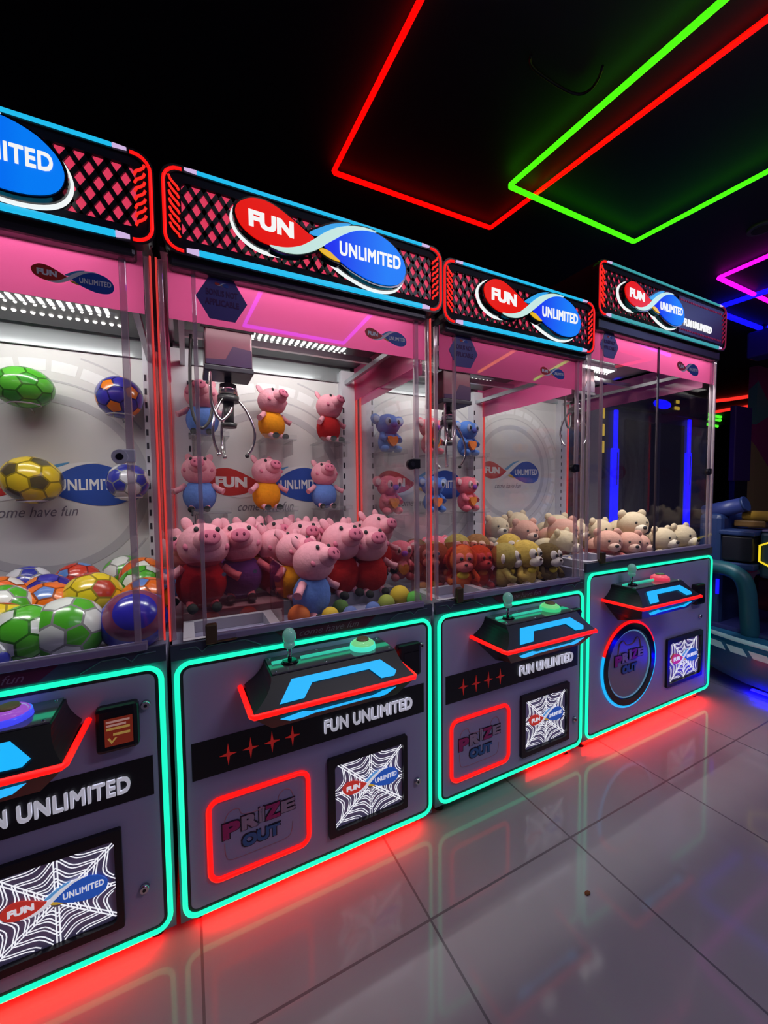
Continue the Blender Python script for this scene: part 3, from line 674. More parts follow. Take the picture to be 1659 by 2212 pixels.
    area_light('led_lamp', (cx, yl, zc-.026), (.56, .04), pw, (1, .98, .95), (math.radians(62), 0, 0))
    area_light('led_lamp', (cx, .045, zc-.022), (2*hw-.2, .03), opts.get('front', 12.0), (1, .98, .95), (math.radians(-24), 0, 0))
    # rails
    for s in (-1, 1): obj('side_rail', B(s*(bw-.055)-.009, s*(bw-.055)+.009, .04, sd-.05, zc-.105, zc-.085), M['steel'], root)
    if opts.get('claw'):
        xx, yy = opts['claw']; obj('cross_rail', B(-bw+.05, bw-.05, yy+.09, yy+.108, zc-.085, zc-.062), M['steel'], root); claw_unit(root, xx, yy, zc-.10)
    # back board with printed rings and emblem
    if True:
        bz = zc-.085
        bd = obj('back_board', B(-bw+.05, bw-.05, sd-.012, sd-.004, zt+.012, bz), M['board'], root)
        obj('reflector_panel', B(-bw+.02, bw-.02, sd-.030, sd-.016, bz, zc-.002), M['ceil_gloss'], root)
        ez = opts.get('ez', 1.30); ypl = sd-.0125
        ang = lambda r, a0, a1, n: [(r*math.cos(math.radians(a0+(a1-a0)*k/n)), ez + r*math.sin(math.radians(a0+(a1-a0)*k/n))) for k in range(n+1)]
        def arc(bm, r0, r1, a0, a1, n=8): prism(bm, ang(r0, a0, a1, n)+list(reversed(ang(r1, a0, a1, n))), ypl-.0006, ypl)
        bm = NB()
        xm = bw-.075
        def band(bm, r0, r1, y=0):
            for k in range(72):
                a = 5*k; m_ = max(abs(r1*math.cos(math.radians(a))), abs(r1*math.cos(math.radians(a+5))))
                if m_ < xm and ez + r1*math.sin(math.radians(a+2)) < bz-.02: arc(bm, r0, r1, a, a+5, 2)
        band(bm, .316, .350); band(bm, .395, .402); band(bm, .505, .512)
        obj('ring_print', bm, M['board_grey'], bd)
        bm = NB()
        for a0 in range(3, 360, 12):
            a1 = a0+10
            if max(abs(.475*math.cos(math.radians(a0))), abs(.475*math.cos(math.radians(a1)))) < xm and ez + .475*math.sin(math.radians(a0+5)) < bz-.02: arc(bm, .432, .475, a0, a1, 4)
        obj('dash_print', bm, M['board_white'], bd)
        emblem(bd, 0, ez, .58, ypl-.001, .0008, lit=False)
        obj('lettering', text_mesh('come have fun', .26, .040, ypl-.0008, -.16, ez-.125, .0, .0006, shear=.35), M['p_grey'], bd)
    # front panel furniture
    if kind != 'tall':
        obj('black_stripe', B(-hw+.036, hw-.034, -.0045, -.0028, .449, .557), M['black'], root)
        for k in range(4):
            a = -.286+.0623*k; P = []
            for q in range(8):
                r = (.033 if q % 4 == 0 else .023) if q % 2 == 0 else .006
                P.append((a + r*math.sin(q*PI/4), .500 + r*math.cos(q*PI/4)))
            obj('star_mark', prism(NB(), P, -.0065, -.0045), M['star'], root)
        obj('lettering', text_mesh('FUN UNLIMITED', .328, .044, -.011, .003, .478, .030, .006, spacing=1.06), M['steeltext'], root)
        square_hatch(root); web_window(root, .012, .306, .122, .390)
        console(root, 0, .69, btn)
        crx, crz = .265, .606
    else:
        round_hatch(root, -.228, .375, .222); web_window(root, .095, .452, .172, .440)
        console(root, -.200, .730, btn)
        crx, crz = .335, .60
    cr = obj('card_reader', B(crx, crx+.093, -.034, -.002, crz, crz+.118, .010), M['black'], root)
    sc = obj('screen', B(crx+.020, crx+.080, -.036, -.033, crz+.020, crz+.090), M['screen'], cr) if opts.get('lock') == 'chrome' else obj('dark_screen', B(crx+.020, crx+.080, -.036, -.033, crz+.020, crz+.090), M['gloss_black'], cr)
    if opts.get('lock') == 'chrome':
        obj('text_block', text_mesh('Insufficient\nBalance', .050, .024, -.0366, crx+.023, crz+.062, 0, .0006), M['screenpink'], cr) if False else None
        bm = NB()
        for k, (a, b, q) in enumerate(((.024, .074, .082), (.024, .066, .073))): box(bm, crx+a, crx+b, -.0368, -.036, crz+q-.0025, crz+q+.0025)
        obj('text_line', bm, M['screenpink'], cr)
        bm = NB()
        for a, b, q in ((.024, .074, .064), (.038, .074, .049)): box(bm, crx+a, crx+b, -.0368, -.036, crz+q-.003, crz+q+.003)
        prism(bm, [(crx+.026, crz+.040), (crx+.034, crz+.026), (crx+.046, crz+.040), (crx+.042, crz+.041), (crx+.035, crz+.033), (crx+.030, crz+.042)], -.0368, -.036)
        obj('text_line', bm, M['screentext'], cr)
    for zz in ((.700, .198) if kind != 'tall' else (.52,)):
        xx = (.372 if zz > .5 else .352) if kind != 'tall' else .43
        lk = obj('panel_lock', cyl(NB(), (xx, -.002, zz), (xx, -.014, zz), .012, .010, 18), M['chrome'], root); obj('keyhole', cyl(NB(), (xx, -.013, zz), (xx, -.0155, zz), .004, .004, 10), M['black'], lk)
    gl = obj('door_lock', cyl(NB(), (hw-.078, .004, 1.352), (hw-.078, -.012, 1.352), .019, .018, 20), M['chrome'] if False else (M['white_metal'] if opts.get('lock') == 'chrome' else M['black']), root)
    obj('latch_plate', B(hw-.074, hw-.044, -.009, -.001, 1.338, 1.372, .003), M['white_metal'] if opts.get('lock') == 'chrome' else M['black'], gl); obj('keyhole', cyl(NB(), (hw-.078, -.012, 1.352), (hw-.078, -.014, 1.352), .009, .008, 12), M['black'] if opts.get('lock') == 'chrome' else M['dgrey'], gl)
    # toy shelves
    for (a, b) in opts.get('rings', ()):
        P = [(a+.045*math.cos(t), sd-.105+.045*math.sin(t), b) for t in [2*PI*k/20 for k in range(20)]]
        bm = NB(); tube(bm, P, .003, True, 6); tube(bm, [(a, sd-.06, b), (a, sd-.012, b-.012)], .003, False, 6); obj('wire_ring', bm, mat('clear_wire', (.72, .70, .72), .15, .2), root)
    for (a, b) in opts.get('shelves', ()):
        bm = NB(); box(bm, a-.075, a+.075, sd-.20, sd-.02, b-.006, b-.001); box(bm, a-.075, a+.075, sd-.204, sd-.200, b-.006, b+.016); box(bm, a-.06, a-.055, sd-.19, sd-.013, b-.07, b-.006); box(bm, a+.055, a+.06, sd-.19, sd-.013, b-.07, b-.006)
        obj('toy_shelf', bm, M['acrylic'], root)
    header(root, hx, hhw, zh0, zh1, -.040, sd*.9, 'full' if kind != 'tall' else 'tall')
    return root

BT_BLUE = ('violet', (.05, .06, .9), (.30, .04, .55)); BT_MIX = ('green', (.06, .75, .55), (.16, .62, .22)); BT_GREEN = ('lime', (.04, .55, .2), (.14, .62, .18)); BT_RED = ('rose', (.65, .03, .08), (.85, .07, .12))
SH = [(-.28, 1.496), (0, 1.496), (.26, 1.496), (-.28, 1.180), (0, 1.180), (.26, 1.180)]
C1, C2, C3, C4 = -.488, .369, 1.218, 2.204
machine('claw machine of toy soccer balls, cropped by the left edge of the photo', C1, .417, .053, .803, 1.868, 1.872, 2.097, .012, .4275, .75, 'std', BT_BLUE, dict(bed=.80, lock='chrome', power=2.8, sticker=.262, sticker_w=.160, rings=[(.266, 1.566), (-.02, 1.582), (.282, 1.246), (-.011, 1.238)]))
machine('claw machine heaped with pink plush pigs, second from the left', C2, .417, .050, .797, 1.868, 1.872, 2.094, .022, .4275, .75, 'std', BT_MIX, dict(bed=.86, claw=(-.228, .30), power=2.8, shelves=SH))
machine('claw machine of plush monkeys between the pink pig machine and the tall machine', C3, .404, .062, .797, 1.848, 1.848, 2.075, .006, .405, .75, 'std', BT_GREEN, dict(edges=False, bed=.80, glow=.25, glow_x=(.1, .38), claw=(-.135, .30), power=2.8, hex=-.283, sticker=.19, sticker_w=.145, shelves=[(a, z-.04) for a, z in SH]))
machine('tallest claw machine with a round prize hatch, rightmost of the row', C4, .553, .067, .868, 2.0, 2.028, 2.277, .0, .556, 1.06, 'tall', BT_RED, dict(edges=False, chute_h=.07, front=20, bed=.87, power=4.5, hex=-.425, sticker=.245, sticker_w=.21, ez=1.40, claw=(-.16, .38)))

# ------------------------------------------------------------------ prizes
def kids(o): return [c for c in bpy.data.objects if c.parent == o]
def copy_tree(o, parent=None):
    c = o.copy(); COL.objects.link(c); c.parent = parent
    for ch in KIDS.get(o.name, []):
        copy_tree(ch, c)
    return c
KIDS = {}
def remember(root):
    ks = [c for c in bpy.data.objects if c.parent == root]; KIDS[root.name] = ks
    for k in ks: remember(k)
def plushmat(name, col, noise=.18): return mat(name, col, .95, spec=.15, bump=.5, noise=noise, nscale=90)
RX = lambda d: Matrix.Rotation(math.radians(d), 3, 'X')
RYm = lambda d: Matrix.Rotation(math.radians(d), 3, 'Y')
PROTO = {}
def eyes(root, cx, z, y, r, white=None, wr=0):
    for s in (-1, 1):
        if white:
            e = obj('eye', ell(NB(), (s*cx, y, z), (wr, wr*.5, wr*1.2), u=12, v=8), white, root); obj('pupil', ell(NB(), (s*cx*.95, y-wr*.38, z), (r, r*.5, r*1.25), u=10, v=6), M['rubber'], root)
        else: obj('eye', ell(NB(), (s*cx, y, z), (r, r*.6, r), u=10, v=6), M['rubber'], root)
def make_piglet(shirt):
    t = thing('plush_pig', 'plush pig', 'plush toy'); pk = plushmat('pig_pink', (.78, .33, .40), .10); dk = plushmat('pig_deep_pink', (.62, .16, .25), .1)
    bm = NB(); ell(bm, (0, 0, .068), (.064, .052, .068), u=20, v=12)
    obj('shirt', bm, plushmat('shirt_' + shirt[0], shirt[1]), t)
    R = RX(-24); C = Vector((0, -.006, .170))
    bm = NB(); ell(bm, C, (.066, .060, .060), R, 20, 14); ell(bm, C + R @ Vector((0, -.048, -.004)), (.036, .034, .030), R, 16, 10)
    h = obj('head', bm, pk, t)
    q = C + R @ Vector((0, -.079, -.004)); obj('snout', ell(NB(), q, (.027, .008, .021), R, 14, 8), dk, h)
    for s in (-1, 1):
        obj('nostril', ell(NB(), q + R @ Vector((s*.009, -.007, .002)), (.0038, .003, .0055), R, 8, 6), plushmat('nostril_plum', (.22, .04, .09)), h)
        obj('ear', ell(NB(), C + R @ Vector((s*.038, .012, .064)), (.015, .008, .022), R @ RYm(s*18), 12, 8), pk, h)
        e = C + R @ Vector((s*.026, -.050, .028)); obj('eye', ell(NB(), e, (.0065, .005, .0075), R, 10, 6), M['rubber'], h)
        obj('cheek', ell(NB(), C + R @ Vector((s*.047, -.034, -.014)), (.010, .006, .010), R, 10, 6), dk, h)
        obj('arm', tube(NB(), [(s*.050, -.008, .110), (s*.076, -.018, .092), (s*.092, -.026, .084)], [.0125, .011, .013], seg=8), pk, t)
        l = obj('leg', tube(NB(), [(s*.026, -.012, .030), (s*.028, -.030, .016), (s*.029, -.044, .013)], [.014, .012, .011], seg=8), pk, t)
        obj('shoe', ell(NB(), (s*.029, -.056, .014), (.013, .018, .013), u=10, v=8), plushmat('shoe_black', (.02, .02, .02)), l)
    return t
def make_koala(kind, col, nose, belly):
    t = thing('plush_koala', 'plush', 'plush toy'); a = plushmat('koala_' + kind, col); lt = plushmat('koala_light_' + kind, [min(1, c*.5+.35) for c in col])
    obj('body', ell(NB(), (0, 0, .055), (.048, .043, .055), u=18, v=12), a, t)
    obj('heart', prism(NB(), smoothpts([(0, .030), (.026, .054), (.024, .076), (.010, .078), (0, .070), (-.010, .078), (-.024, .076), (-.026, .054)], 3), -.054, -.038), plushmat('heart_' + kind, belly), t)
    C = Vector((0, -.006, .138)); bm = NB(); ell(bm, C, (.062, .054, .052), u=20, v=14); h = obj('head', bm, a, t)
    obj('nose', ell(NB(), C + Vector((0, -.054, -.006)), (.017, .010, .014), u=12, v=8), plushmat('nose_' + kind, nose), h)
    eyes(h, .028, C.z+.008, C.y-.045, .0085, lt, .017)
    for s in (-1, 1):
        e = obj('ear', ell(NB(), C + Vector((s*.068, .004, .022)), (.030, .010, .026), RYm(s*-20), 14, 10), a, h)
        obj('inner_ear', ell(NB(), C + Vector((s*.069, -.006, .022)), (.020, .005, .017), RYm(s*-20), 12, 8), lt, h)
        obj('arm', tube(NB(), [(s*.036, -.012, .090), (s*.050, -.030, .070), (s*.040, -.046, .060)], [.015, .014, .015], seg=8), a, t)
        obj('foot', ell(NB(), (s*.038, -.034, .018), (.019, .027, .018), u=12, v=8), a, t)
    return t
def make_monkey(kind, fur, face):
    t = thing('plush_monkey', 'plush monkey', 'plush toy'); f = mat('monkey_fur_' + kind, fur, 1.0, spec=.1, bump=1.0, noise=.35, nscale=55); fc = plushmat('monkey_face_' + kind, face, .08)
    obj('body', ell(NB(), (0, 0, .050), (.056, .048, .056), u=18, v=12), f, t)
    C = Vector((0, -.006, .140)); R = RX(4)
    h = obj('head', ell(NB(), C, (.068, .062, .062), R, 22, 14), f, t)
    bm = NB(); ell(bm, C + Vector((-.017, -.046, .008)), (.023, .020, .025), u=12, v=8); ell(bm, C + Vector((.017, -.046, .008)), (.023, .020, .025), u=12, v=8); ell(bm, C + Vector((0, -.052, -.022)), (.036, .026, .024), u=16, v=10); obj('face', bm, fc, h)
    eyes(h, .016, C.z+.010, C.y-.066, .0075)
    obj('nose', ell(NB(), C + Vector((0, -.078, -.012)), (.007, .005, .005), u=10, v=6), plushmat('monkey_nose', (.06, .03, .03)), h)
    for s in (-1, 1):
        e = obj('ear', ell(NB(), C + Vector((s*.070, .0, .0)), (.017, .009, .021), u=12, v=8), fc, h)
        obj('arm', tube(NB(), [(s*.042, -.010, .088), (s*.062, -.030, .060), (s*.046, -.052, .046)], [.016, .014, .016], seg=8), f, t)
        obj('foot', ell(NB(), (s*.036, -.046, .016), (.019, .027, .016), u=12, v=8), fc, t)
    obj('bib', ell(NB(), (0, -.040, .078), (.026, .014, .016), u=12, v=8), plushmat('bib_yellow', (.72, .52, .05)), t)
    return t
def make_bear(kind, col, muz):
    t = thing('plush_bear', 'plush bear', 'plush toy'); f = plushmat('bear_' + kind, col, .12); mz = plushmat('bear_muzzle_' + kind, muz, .1)
    obj('body', ell(NB(), (0, .045, .048), (.055, .062, .048), u=18, v=12), f, t)
    C = Vector((0, -.035, .082)); h = obj('head', ell(NB(), C, (.064, .058, .056), u=20, v=14), f, t)
    m = obj('muzzle', ell(NB(), C + Vector((0, -.048, -.018)), (.030, .026, .022), u=14, v=10), mz, h); obj('nose', ell(NB(), C + Vector((0, -.073, -.010)), (.010, .006, .008), u=10, v=6), M['rubber'], h)
    eyes(h, .024, C.z+.010, C.y-.051, .0062)
    for s in (-1, 1):
        obj('ear', ell(NB(), C + Vector((s*.048, .006, .046)), (.021, .011, .020), u=12, v=8), f, h)
        obj('paw', ell(NB(), (s*.045, -.060, .018), (.020, .032, .018), u=12, v=8), f, t)
        obj('leg', ell(NB(), (s*.045, .085, .020), (.021, .036, .020), u=12, v=8), f, t)
    return t
BALLM = {}
def make_ball(kind, c1, c2, c3, sx=1.0):
    bm = NB(); bmesh.ops.create_icosphere(bm, subdivisions=1, radius=1.0)
    bmesh.ops.bevel(bm, geom=bm.verts[:], offset=33.33, offset_type='PERCENT', affect='VERTICES', segments=1)
    rnd = random.Random(hash(kind) % 100 if False else len(kind)*7)
    bm.faces.ensure_lookup_table(); k = 0
    for f in bm.faces:
        if len(f.verts) == 5: f.material_index = 0
        else: f.material_index = 1 if k % 3 else 2; k += 1
    core = bm.faces[:]
    r = bmesh.ops.inset_individual(bm, faces=core, thickness=.035)
    for f in r['faces']: f.material_index = 3
    bmesh.ops.triangulate(bm, faces=bm.faces[:]); bmesh.ops.subdivide_edges(bm, edges=bm.edges[:], cuts=2, use_grid_fill=True)
    for v in bm.verts: v.co.normalize(); v.co.x *= sx
    for f in bm.faces: f.smooth = True
    vin = lambda n, c: mat('ball_' + n, c, .22, spec=.6, coat=.3)
    o = obj('toy_ball', bm, [vin(kind + '_a', c1), vin(kind + '_b', c2), vin(kind + '_c', c3), vin(kind + '_seam', [x*.35 for x in c2])])
    return o
BK = dict(
    rugby=((.05, .40, .03), (.09, .50, .03), (.12, .55, .05), 1.22), blueorange=((.85, .22, .01), (.04, .03, .35), (.05, .04, .42)), yellowblack=((.10, .08, .03), (.80, .58, .02), (.86, .64, .02), 1.10), bluewhite=((.03, .04, .36), (.70, .72, .78), (.04, .05, .42)),
    greenwhite=((.08, .45, .02), (.75, .78, .74), (.07, .42, .02)), green=((.70, .74, .70), (.07, .42, .02), (.09, .46, .03)), yellowred=((.82, .62, .02), (.80, .58, .02), (.50, .04, .01)), orangeblue=((.12, .24, .60), (.85, .16, .01), (.88, .20, .02)), bluered=((.45, .08, .10), (.02, .02, .36), (.03, .03, .42)), orangewhite=((.80, .78, .74), (.85, .18, .02), (.88, .14, .02)), redblue=((.10, .25, .60), (.60, .04, .02), (.65, .05, .02)))
BP = {}
def make_ring_ball():
    bm = NB(); bmesh.ops.create_uvsphere(bm, u_segments=32, v_segments=24, radius=1.0)
    for f in bm.faces:
        c = f.calc_center_median().normalized(); a = math.degrees(math.acos(max(-1, min(1, c.z)))); f.smooth = True
        f.material_index = 1 if 34 < a < 58 else 0
    return obj('toy_ball', bm, [mat('ball_ring_blue', (.025, .02, .40), .2, spec=.6, coat=.4), mat('ball_ring_plum', (.20, .035, .10), .25, spec=.6, coat=.3)])
def ball(kind, x, y, z, r, label, rot, group='toy balls in the left claw machine'):
    if kind == 'ring': o = make_ring_ball()
    elif kind not in BP: o = BP[kind] = make_ball(kind, *BK[kind])
    else: o = BP[kind].copy(); COL.objects.link(o)
    o.location = (x, y, z); o.scale = (r, r, r); o.rotation_euler = rot
    return tag(o, label, 'ball', group)
G1 = 'toy balls on the back wall'
ball('rugby', -.508, .645, 1.642, .072, 'green oval ball perched high on the back wall of the ball machine', (.2, 0, .1), G1)
ball('blueorange', -.222, .645, 1.634, .080, 'dark blue ball with orange patches high on the back wall', (.3, .2, .35), G1)
ball('yellowblack', -.499, .645, 1.312, .084, 'yellow ball with black streaks over the emblem on the back wall', (.5, .4, .2), G1)
ball('bluewhite', -.206, .645, 1.306, .074, 'blue and white ball below the chrome lock on the back wall', (.1, .7, .3), G1)
for a in (('ring', -.150, .140, .890, .088, 'deep blue ball with a dull red ring in the right front corner of the heap', (.95, .25, .0)),
          ('greenwhite', -.300, .125, .892, .088, 'green and white ball with a clear ring, front middle of the heap', (.3, .5, .1)),
          ('green', -.385, .115, .893, .080, 'mostly green ball touching the green and white one, at the front glass', (1.1, .2, .6)),
          ('yellowred', -.275, .30, .930, .084, 'yellow and white ball with red patches in the middle of the heap', (.4, .1, .8)),
          ('orangeblue', -.384, .30, .915, .080, 'bright orange ball with small blue patches behind the green balls', (.2, .9, .4)),
          ('orangeblue', -.128, .28, .905, .082, 'orange ball with blue patches just behind the deep blue one', (.8, .4, 1.2)),
          ('green', -.150, .42, .925, .080, 'green ball against the right pane of the ball machine', (.3, .4, .2)),
          ('orangewhite', -.160, .52, .945, .076, 'orange ball near the right back post of the ball machine', (.5, 1.2, .3)),
          ('greenwhite', -.225, .61, .940, .080, 'green and white ball at the top right of the heap, by the back board', (.2, .2, .9)),
          ('bluewhite', -.500, .55, .940, .074, 'blue and white ball at the back of the heap near the left photo edge', (.6, .2, .1)),
          ('redblue', -.362, .55, .940, .074, 'red ball with pale blue patches at the back of the heap', (.1, .3, .2)),
          ('blueorange', -.420, .44, .925, .074, 'blue ball between the red one and the orange one', (1.0, .2, .4)),
          ('orangewhite', -.525, .40, .935, .074, 'orange and white ball at the left photo edge, upper one', (.2, .6, .2)),
          ('greenwhite', -.470, .25, .935, .072, 'green and white ball at the left photo edge under the orange one', (.7, .1, 1.0)),
          ('yellowred', -.450, .15, .905, .074, 'yellow ball with red stripes at the left photo edge', (.5, .5, .5)),
          ('bluewhite', -.445, .06, .862, .056, 'small blue ball low in the left front of the heap', (.3, .1, .6))):
    ball(*a)
def put(kind, x, y, z, rz, sc, label, group, tilt=(0, 0)):
    if kind not in PROTO:
        k = kind.split(':')
        if k[0] == 'pig': t = make_piglet((k[1], dict(blue=(.13, .24, .62), orange=(.85, .30, .01), red=(.42, .015, .015), violet=(.14, .08, .40))[k[1]]))
        elif k[0] == 'koala': t = make_koala(k[1], *dict(blue=((.10, .22, .62), (.10, .12, .45), (.85, .22, .05)), pink=((.72, .16, .22), (.22, .06, .36), (.70, .22, .04)))[k[1]])
        elif k[0] == 'monkey': t = make_monkey(k[1], *dict(red=((.50, .10, .03), (.55, .12, .12)), yellow=((.55, .36, .08), (.62, .52, .46)), dark=((.12, .075, .03), (.55, .47, .45)), brown=((.26, .12, .05), (.60, .36, .28)), olive=((.33, .24, .07), (.60, .50, .45)))[k[1]])
        else: t = make_bear(k[1], *dict(cream=((.62, .50, .34), (.70, .60, .48)), pink=((.62, .33, .26), (.66, .42, .34)))[k[1]])
        PROTO[kind] = t; remember(t)
    else: t = copy_tree(PROTO[kind])
    t.location = (x, y, z); t.rotation_euler = (math.radians(tilt[0]), math.radians(tilt[1]), math.radians(rz)); t.scale = (sc,)*3
    return tag(t, label, 'plush toy', group)
G2 = 'plush pigs on the clear shelves'
put('pig:blue', .068, .63, 1.496, -8, 1.0, 'plush pig in a blue shirt on the upper shelf, behind the claw', G2)
put('pig:orange', .352, .63, 1.496, 32, 1.0, 'plush pig in an orange shirt on the upper shelf', G2)
put('pig:red', .620, .63, 1.496, 30, 1.0, 'plush pig in a red shirt on the upper shelf', G2)
put('pig:blue', .048, .63, 1.180, -5, 1.02, 'plush pig in a blue shirt on the lower shelf, left of the red emblem drop', G2)
put('pig:orange', .322, .63, 1.180, 22, 1.02, 'plush pig in an orange shirt on the lower shelf', G2)
put('pig:blue', .592, .63, 1.180, 3, .97, 'plush pig in a blue shirt on the lower shelf, right end', G2)
G3 = 'plush pigs in the heap'
for a in (('pig:red', .030, .285, .862, 8, 1.28, 'plush pig in a red shirt at the far left of the heap, behind tinted wall', (0, 4)),
          ('pig:violet', .168, .35, .862, -3, 1.25, 'plush pig in a violet shirt, second from the left in the heap', (0, 0)),
          ('pig:red', .290, .40, .862, 26, 1.10, 'plush pig in a red shirt, third from the left and half hidden', (4, 3)),
          ('pig:orange', .345, .29, .85, 30, 1.10, 'plush pig partly behind the pig in blue, with a pale head', (0, 4)),
          ('pig:blue', .392, .185, .80, 34, 1.22, 'plush pig in a blue shirt, standing lowest and nearest the glass', (0, 3)),
          ('pig:red', .545, .285, .842, 16, 1.28, 'plush pig in a red shirt right of the pig in blue', (0, 0)),
          ('pig:red', .672, .28, .835, 2, 1.22, 'plush pig in a red shirt, broad head, near the right front', (0, -2)),
          ('pig:red', .745, .36, .895, 24, 1.16, 'plush pig in a red shirt at the right pane, tallest of the front row', (0, -3)),
          ('pig:blue', -.005, .40, .862, -14, 1.1, 'plush pig in a blue shirt pressed to the left pane', (0, 0)),
          ('pig:orange', .235, .52, .862, 5, 1.22, 'plush pig at the back of the heap under the orange shelf pig, left one', (0, 0)),
          ('pig:red', .365, .55, .862, -8, 1.22, 'plush pig at the back of the heap, exactly under the middle of the board', (0, 0)),
          ('pig:blue', .430, .45, .862, 14, 1.20, 'plush pig in the second row behind the pig in blue', (0, 0)),
          ('pig:orange', .505, .54, .862, 20, 1.16, 'plush pig at the back of the heap under the right shelf pig', (0, 0)),
          ('pig:red', .630, .50, .862, -4, 1.14, 'plush pig at the back of the heap near the red corner light', (0, 0)),
          ('pig:blue', .590, .40, .858, 0, 1.08, 'plush pig peeping out between two red shirted pigs', (0, 0)),
          ('pig:violet', .10, .55, .862, 10, 1.20, 'plush pig at the back left of the heap, only its head showing', (0, 0)),
          ('pig:orange', .730, .52, .862, 10, 1.12, 'plush pig in the back right corner of the heap', (0, 0))):
    put(*a[:7], G3, a[7])
# soft foam bits lying under the pigs along the glass
for i, (x, y, z, r, c, lab) in enumerate(((.435, .10, .836, .036, (.75, .48, .02), 'yellow foam ball at the feet of the pig in blue'), (.51, .10, .832, .032, (.12, .16, .42), 'blue foam ball below the heap, left one'), (.495, .16, .84, .036, (.10, .22, .03), 'dark green foam ball under the pigs'),
        (.60, .10, .834, .034, (.10, .16, .45), 'blue foam ball below the heap, right one'), (.665, .12, .845, .038, (.35, .40, .05), 'olive foam ball under the broad headed pig'), (.735, .14, .86, .046, (.75, .50, .02), 'yellow foam ball near the right front corner'), (.775, .10, .85, .036, (.10, .45, .05), 'green foam ball in the right front corner'),
        (.06, .25, .835, .040, (.75, .20, .02), 'orange foam ball behind the chute, left one'), (.18, .25, .836, .040, (.70, .18, .02), 'orange foam ball behind the chute, right one'), (.335, .14, .840, .046, (.75, .16, .02), 'orange foam ball right beside the chute wall'))):
    o = obj('foam_ball', ell(NB(), (0, 0, 0), 1.0, u=18, v=12), mat('foam_%d' % i, tuple(q*.7 for q in c), .8)); o.location = (x, y, z-.010); o.scale = (r*.85, r*.85, r*.85); tag(o, lab, 'ball', 'foam balls under the pigs')
G4 = 'plush koalas on the clear shelves'
for k, x, z, rz, lab in (('blue', .938, 1.456, 8, 'blue plush koala with an orange heart, upper left, seen through the side pane'), ('pink', 1.198, 1.456, 12, 'pink plush koala on the upper shelf between two blue ones'), ('blue', 1.445, 1.456, 10, 'blue plush koala with an orange heart, upper right beside the corner post'),
        ('pink', .938, 1.140, 14, 'pink plush koala, lower left on the shelves under the blue one'), ('blue', 1.212, 1.140, 5, 'blue plush koala on the lower shelf in front of the emblem'), ('pink', 1.445, 1.140, 16, 'pink plush koala with a violet nose, lower right beside the corner post')):
    put('koala:' + k, x, .63, z, rz, 1.06, lab, G4)
G5 = 'plush monkeys in the heap'
for a in (('monkey:red', 1.100, .23, .80, -22, 1.08, 'red orange plush monkey facing out behind the tinted chute wall', (0, 0)),
          ('monkey:brown', 1.015, .32, .81, -45, 1.08, 'brown plush monkey at the left end of the monkey heap', (0, 0)),
          ('monkey:red', 1.225, .26, .80, -5, 1.0, 'orange plush monkey just right of the one facing out', (0, 0)),
          ('monkey:olive', 1.325, .20, .80, 42, 1.05, 'olive plush monkey turned to the right, its dark back to the glass', (0, 0)),
          ('monkey:yellow', 1.430, .17, .80, 6, 1.10, 'yellow plush monkey looking right, nearest the glass', (0, 0)),
          ('monkey:yellow', 1.475, .32, .835, -12, 1.0, 'yellow plush monkey peeking over the nearest one', (0, 0)),
          ('monkey:dark', 1.555, .15, .80, 2, 1.0, 'dark brown plush monkey in the right front corner', (0, 0)),
          ('monkey:brown', 1.335, .40, .835, -35, 1.0, 'brown plush monkey with a pale eye area at the back of the heap', (0, 0)),
          ('monkey:olive', 1.22, .42, .835, -12, 1.02, 'olive plush monkey at the back of the heap, left one', (0, 0)),
          ('monkey:dark', 1.02, .50, .82, 4, 1.0, 'dark plush monkey at the back left corner of the heap', (0, 0))):
    put(*a[:7], G5, a[7])
put('koala:pink', 1.17, .54, .835, 10, 1.0, 'pink plush koala lying at the back of the monkey heap', 'plush koalas in the heap'); put('koala:pink', .905, .45, .835, -5, 1.0, 'pink plush koala by the left pane next to the monkeys', 'plush koalas in the heap')
G6 = 'plush bears in the tall machine'
for a in (('bear:pink', 2.075, .21, .875, -25, 1.15, 'pink plush bear with a dark nose at the left front of the tall machine', (0, 0)), ('bear:pink', 2.200, .17, .870, -28, 1.10, 'pink plush bear leaning on the first pink one near the front glass', (0, 0)),
          ('bear:cream', 2.430, .30, .935, -20, 1.35, 'cream plush bear lying highest in the tall machine', (0, 0)), ('bear:cream', 2.475, .16, .870, -5, 1.18, 'cream plush bear nearest the glass, head turned right', (0, 0)), ('bear:cream', 2.625, .14, .870, -2, 1.25, 'cream plush bear in the right front corner of the tall machine', (0, 0)),
          ('bear:cream', 1.735, .72, .930, -10, 1.20, 'cream plush bear at the far left back of the tall machine', (0, 0)), ('bear:pink', 1.845, .60, .900, -8, 1.28, 'pink plush bear seen through both panes, left one', (0, 0)), ('bear:pink', 1.935, .40, .905, -15, 1.38, 'pink plush bear seen through both panes, larger right one', (0, 0)),
          ('bear:cream', 2.06, .42, .910, 0, 1.2, 'cream plush bear behind the two pink bears', (0, 0)), ('bear:cream', 1.95, .78, .935, 5, 1.3, 'cream plush bear against the back board of the tall machine', (0, 0)), ('bear:cream', 2.15, .62, .92, -10, 1.3, 'cream plush bear in the middle of the tall machine', (0, 0)), ('bear:cream', 2.31, .44, .90, 0, 1.25, 'cream plush bear behind the highest one', (0, 0)), ('bear:pink', 2.32, .20, .860, 10, 1.0, 'pink plush bear sunk between pink and cream ones at the glass', (0, 0)),
          ('bear:cream', 1.80, .30, .875, 15, 1.2, 'cream plush bear at the left pane of the tall machine', (0, 0))):
    put(*a[:7], G6, a[7])

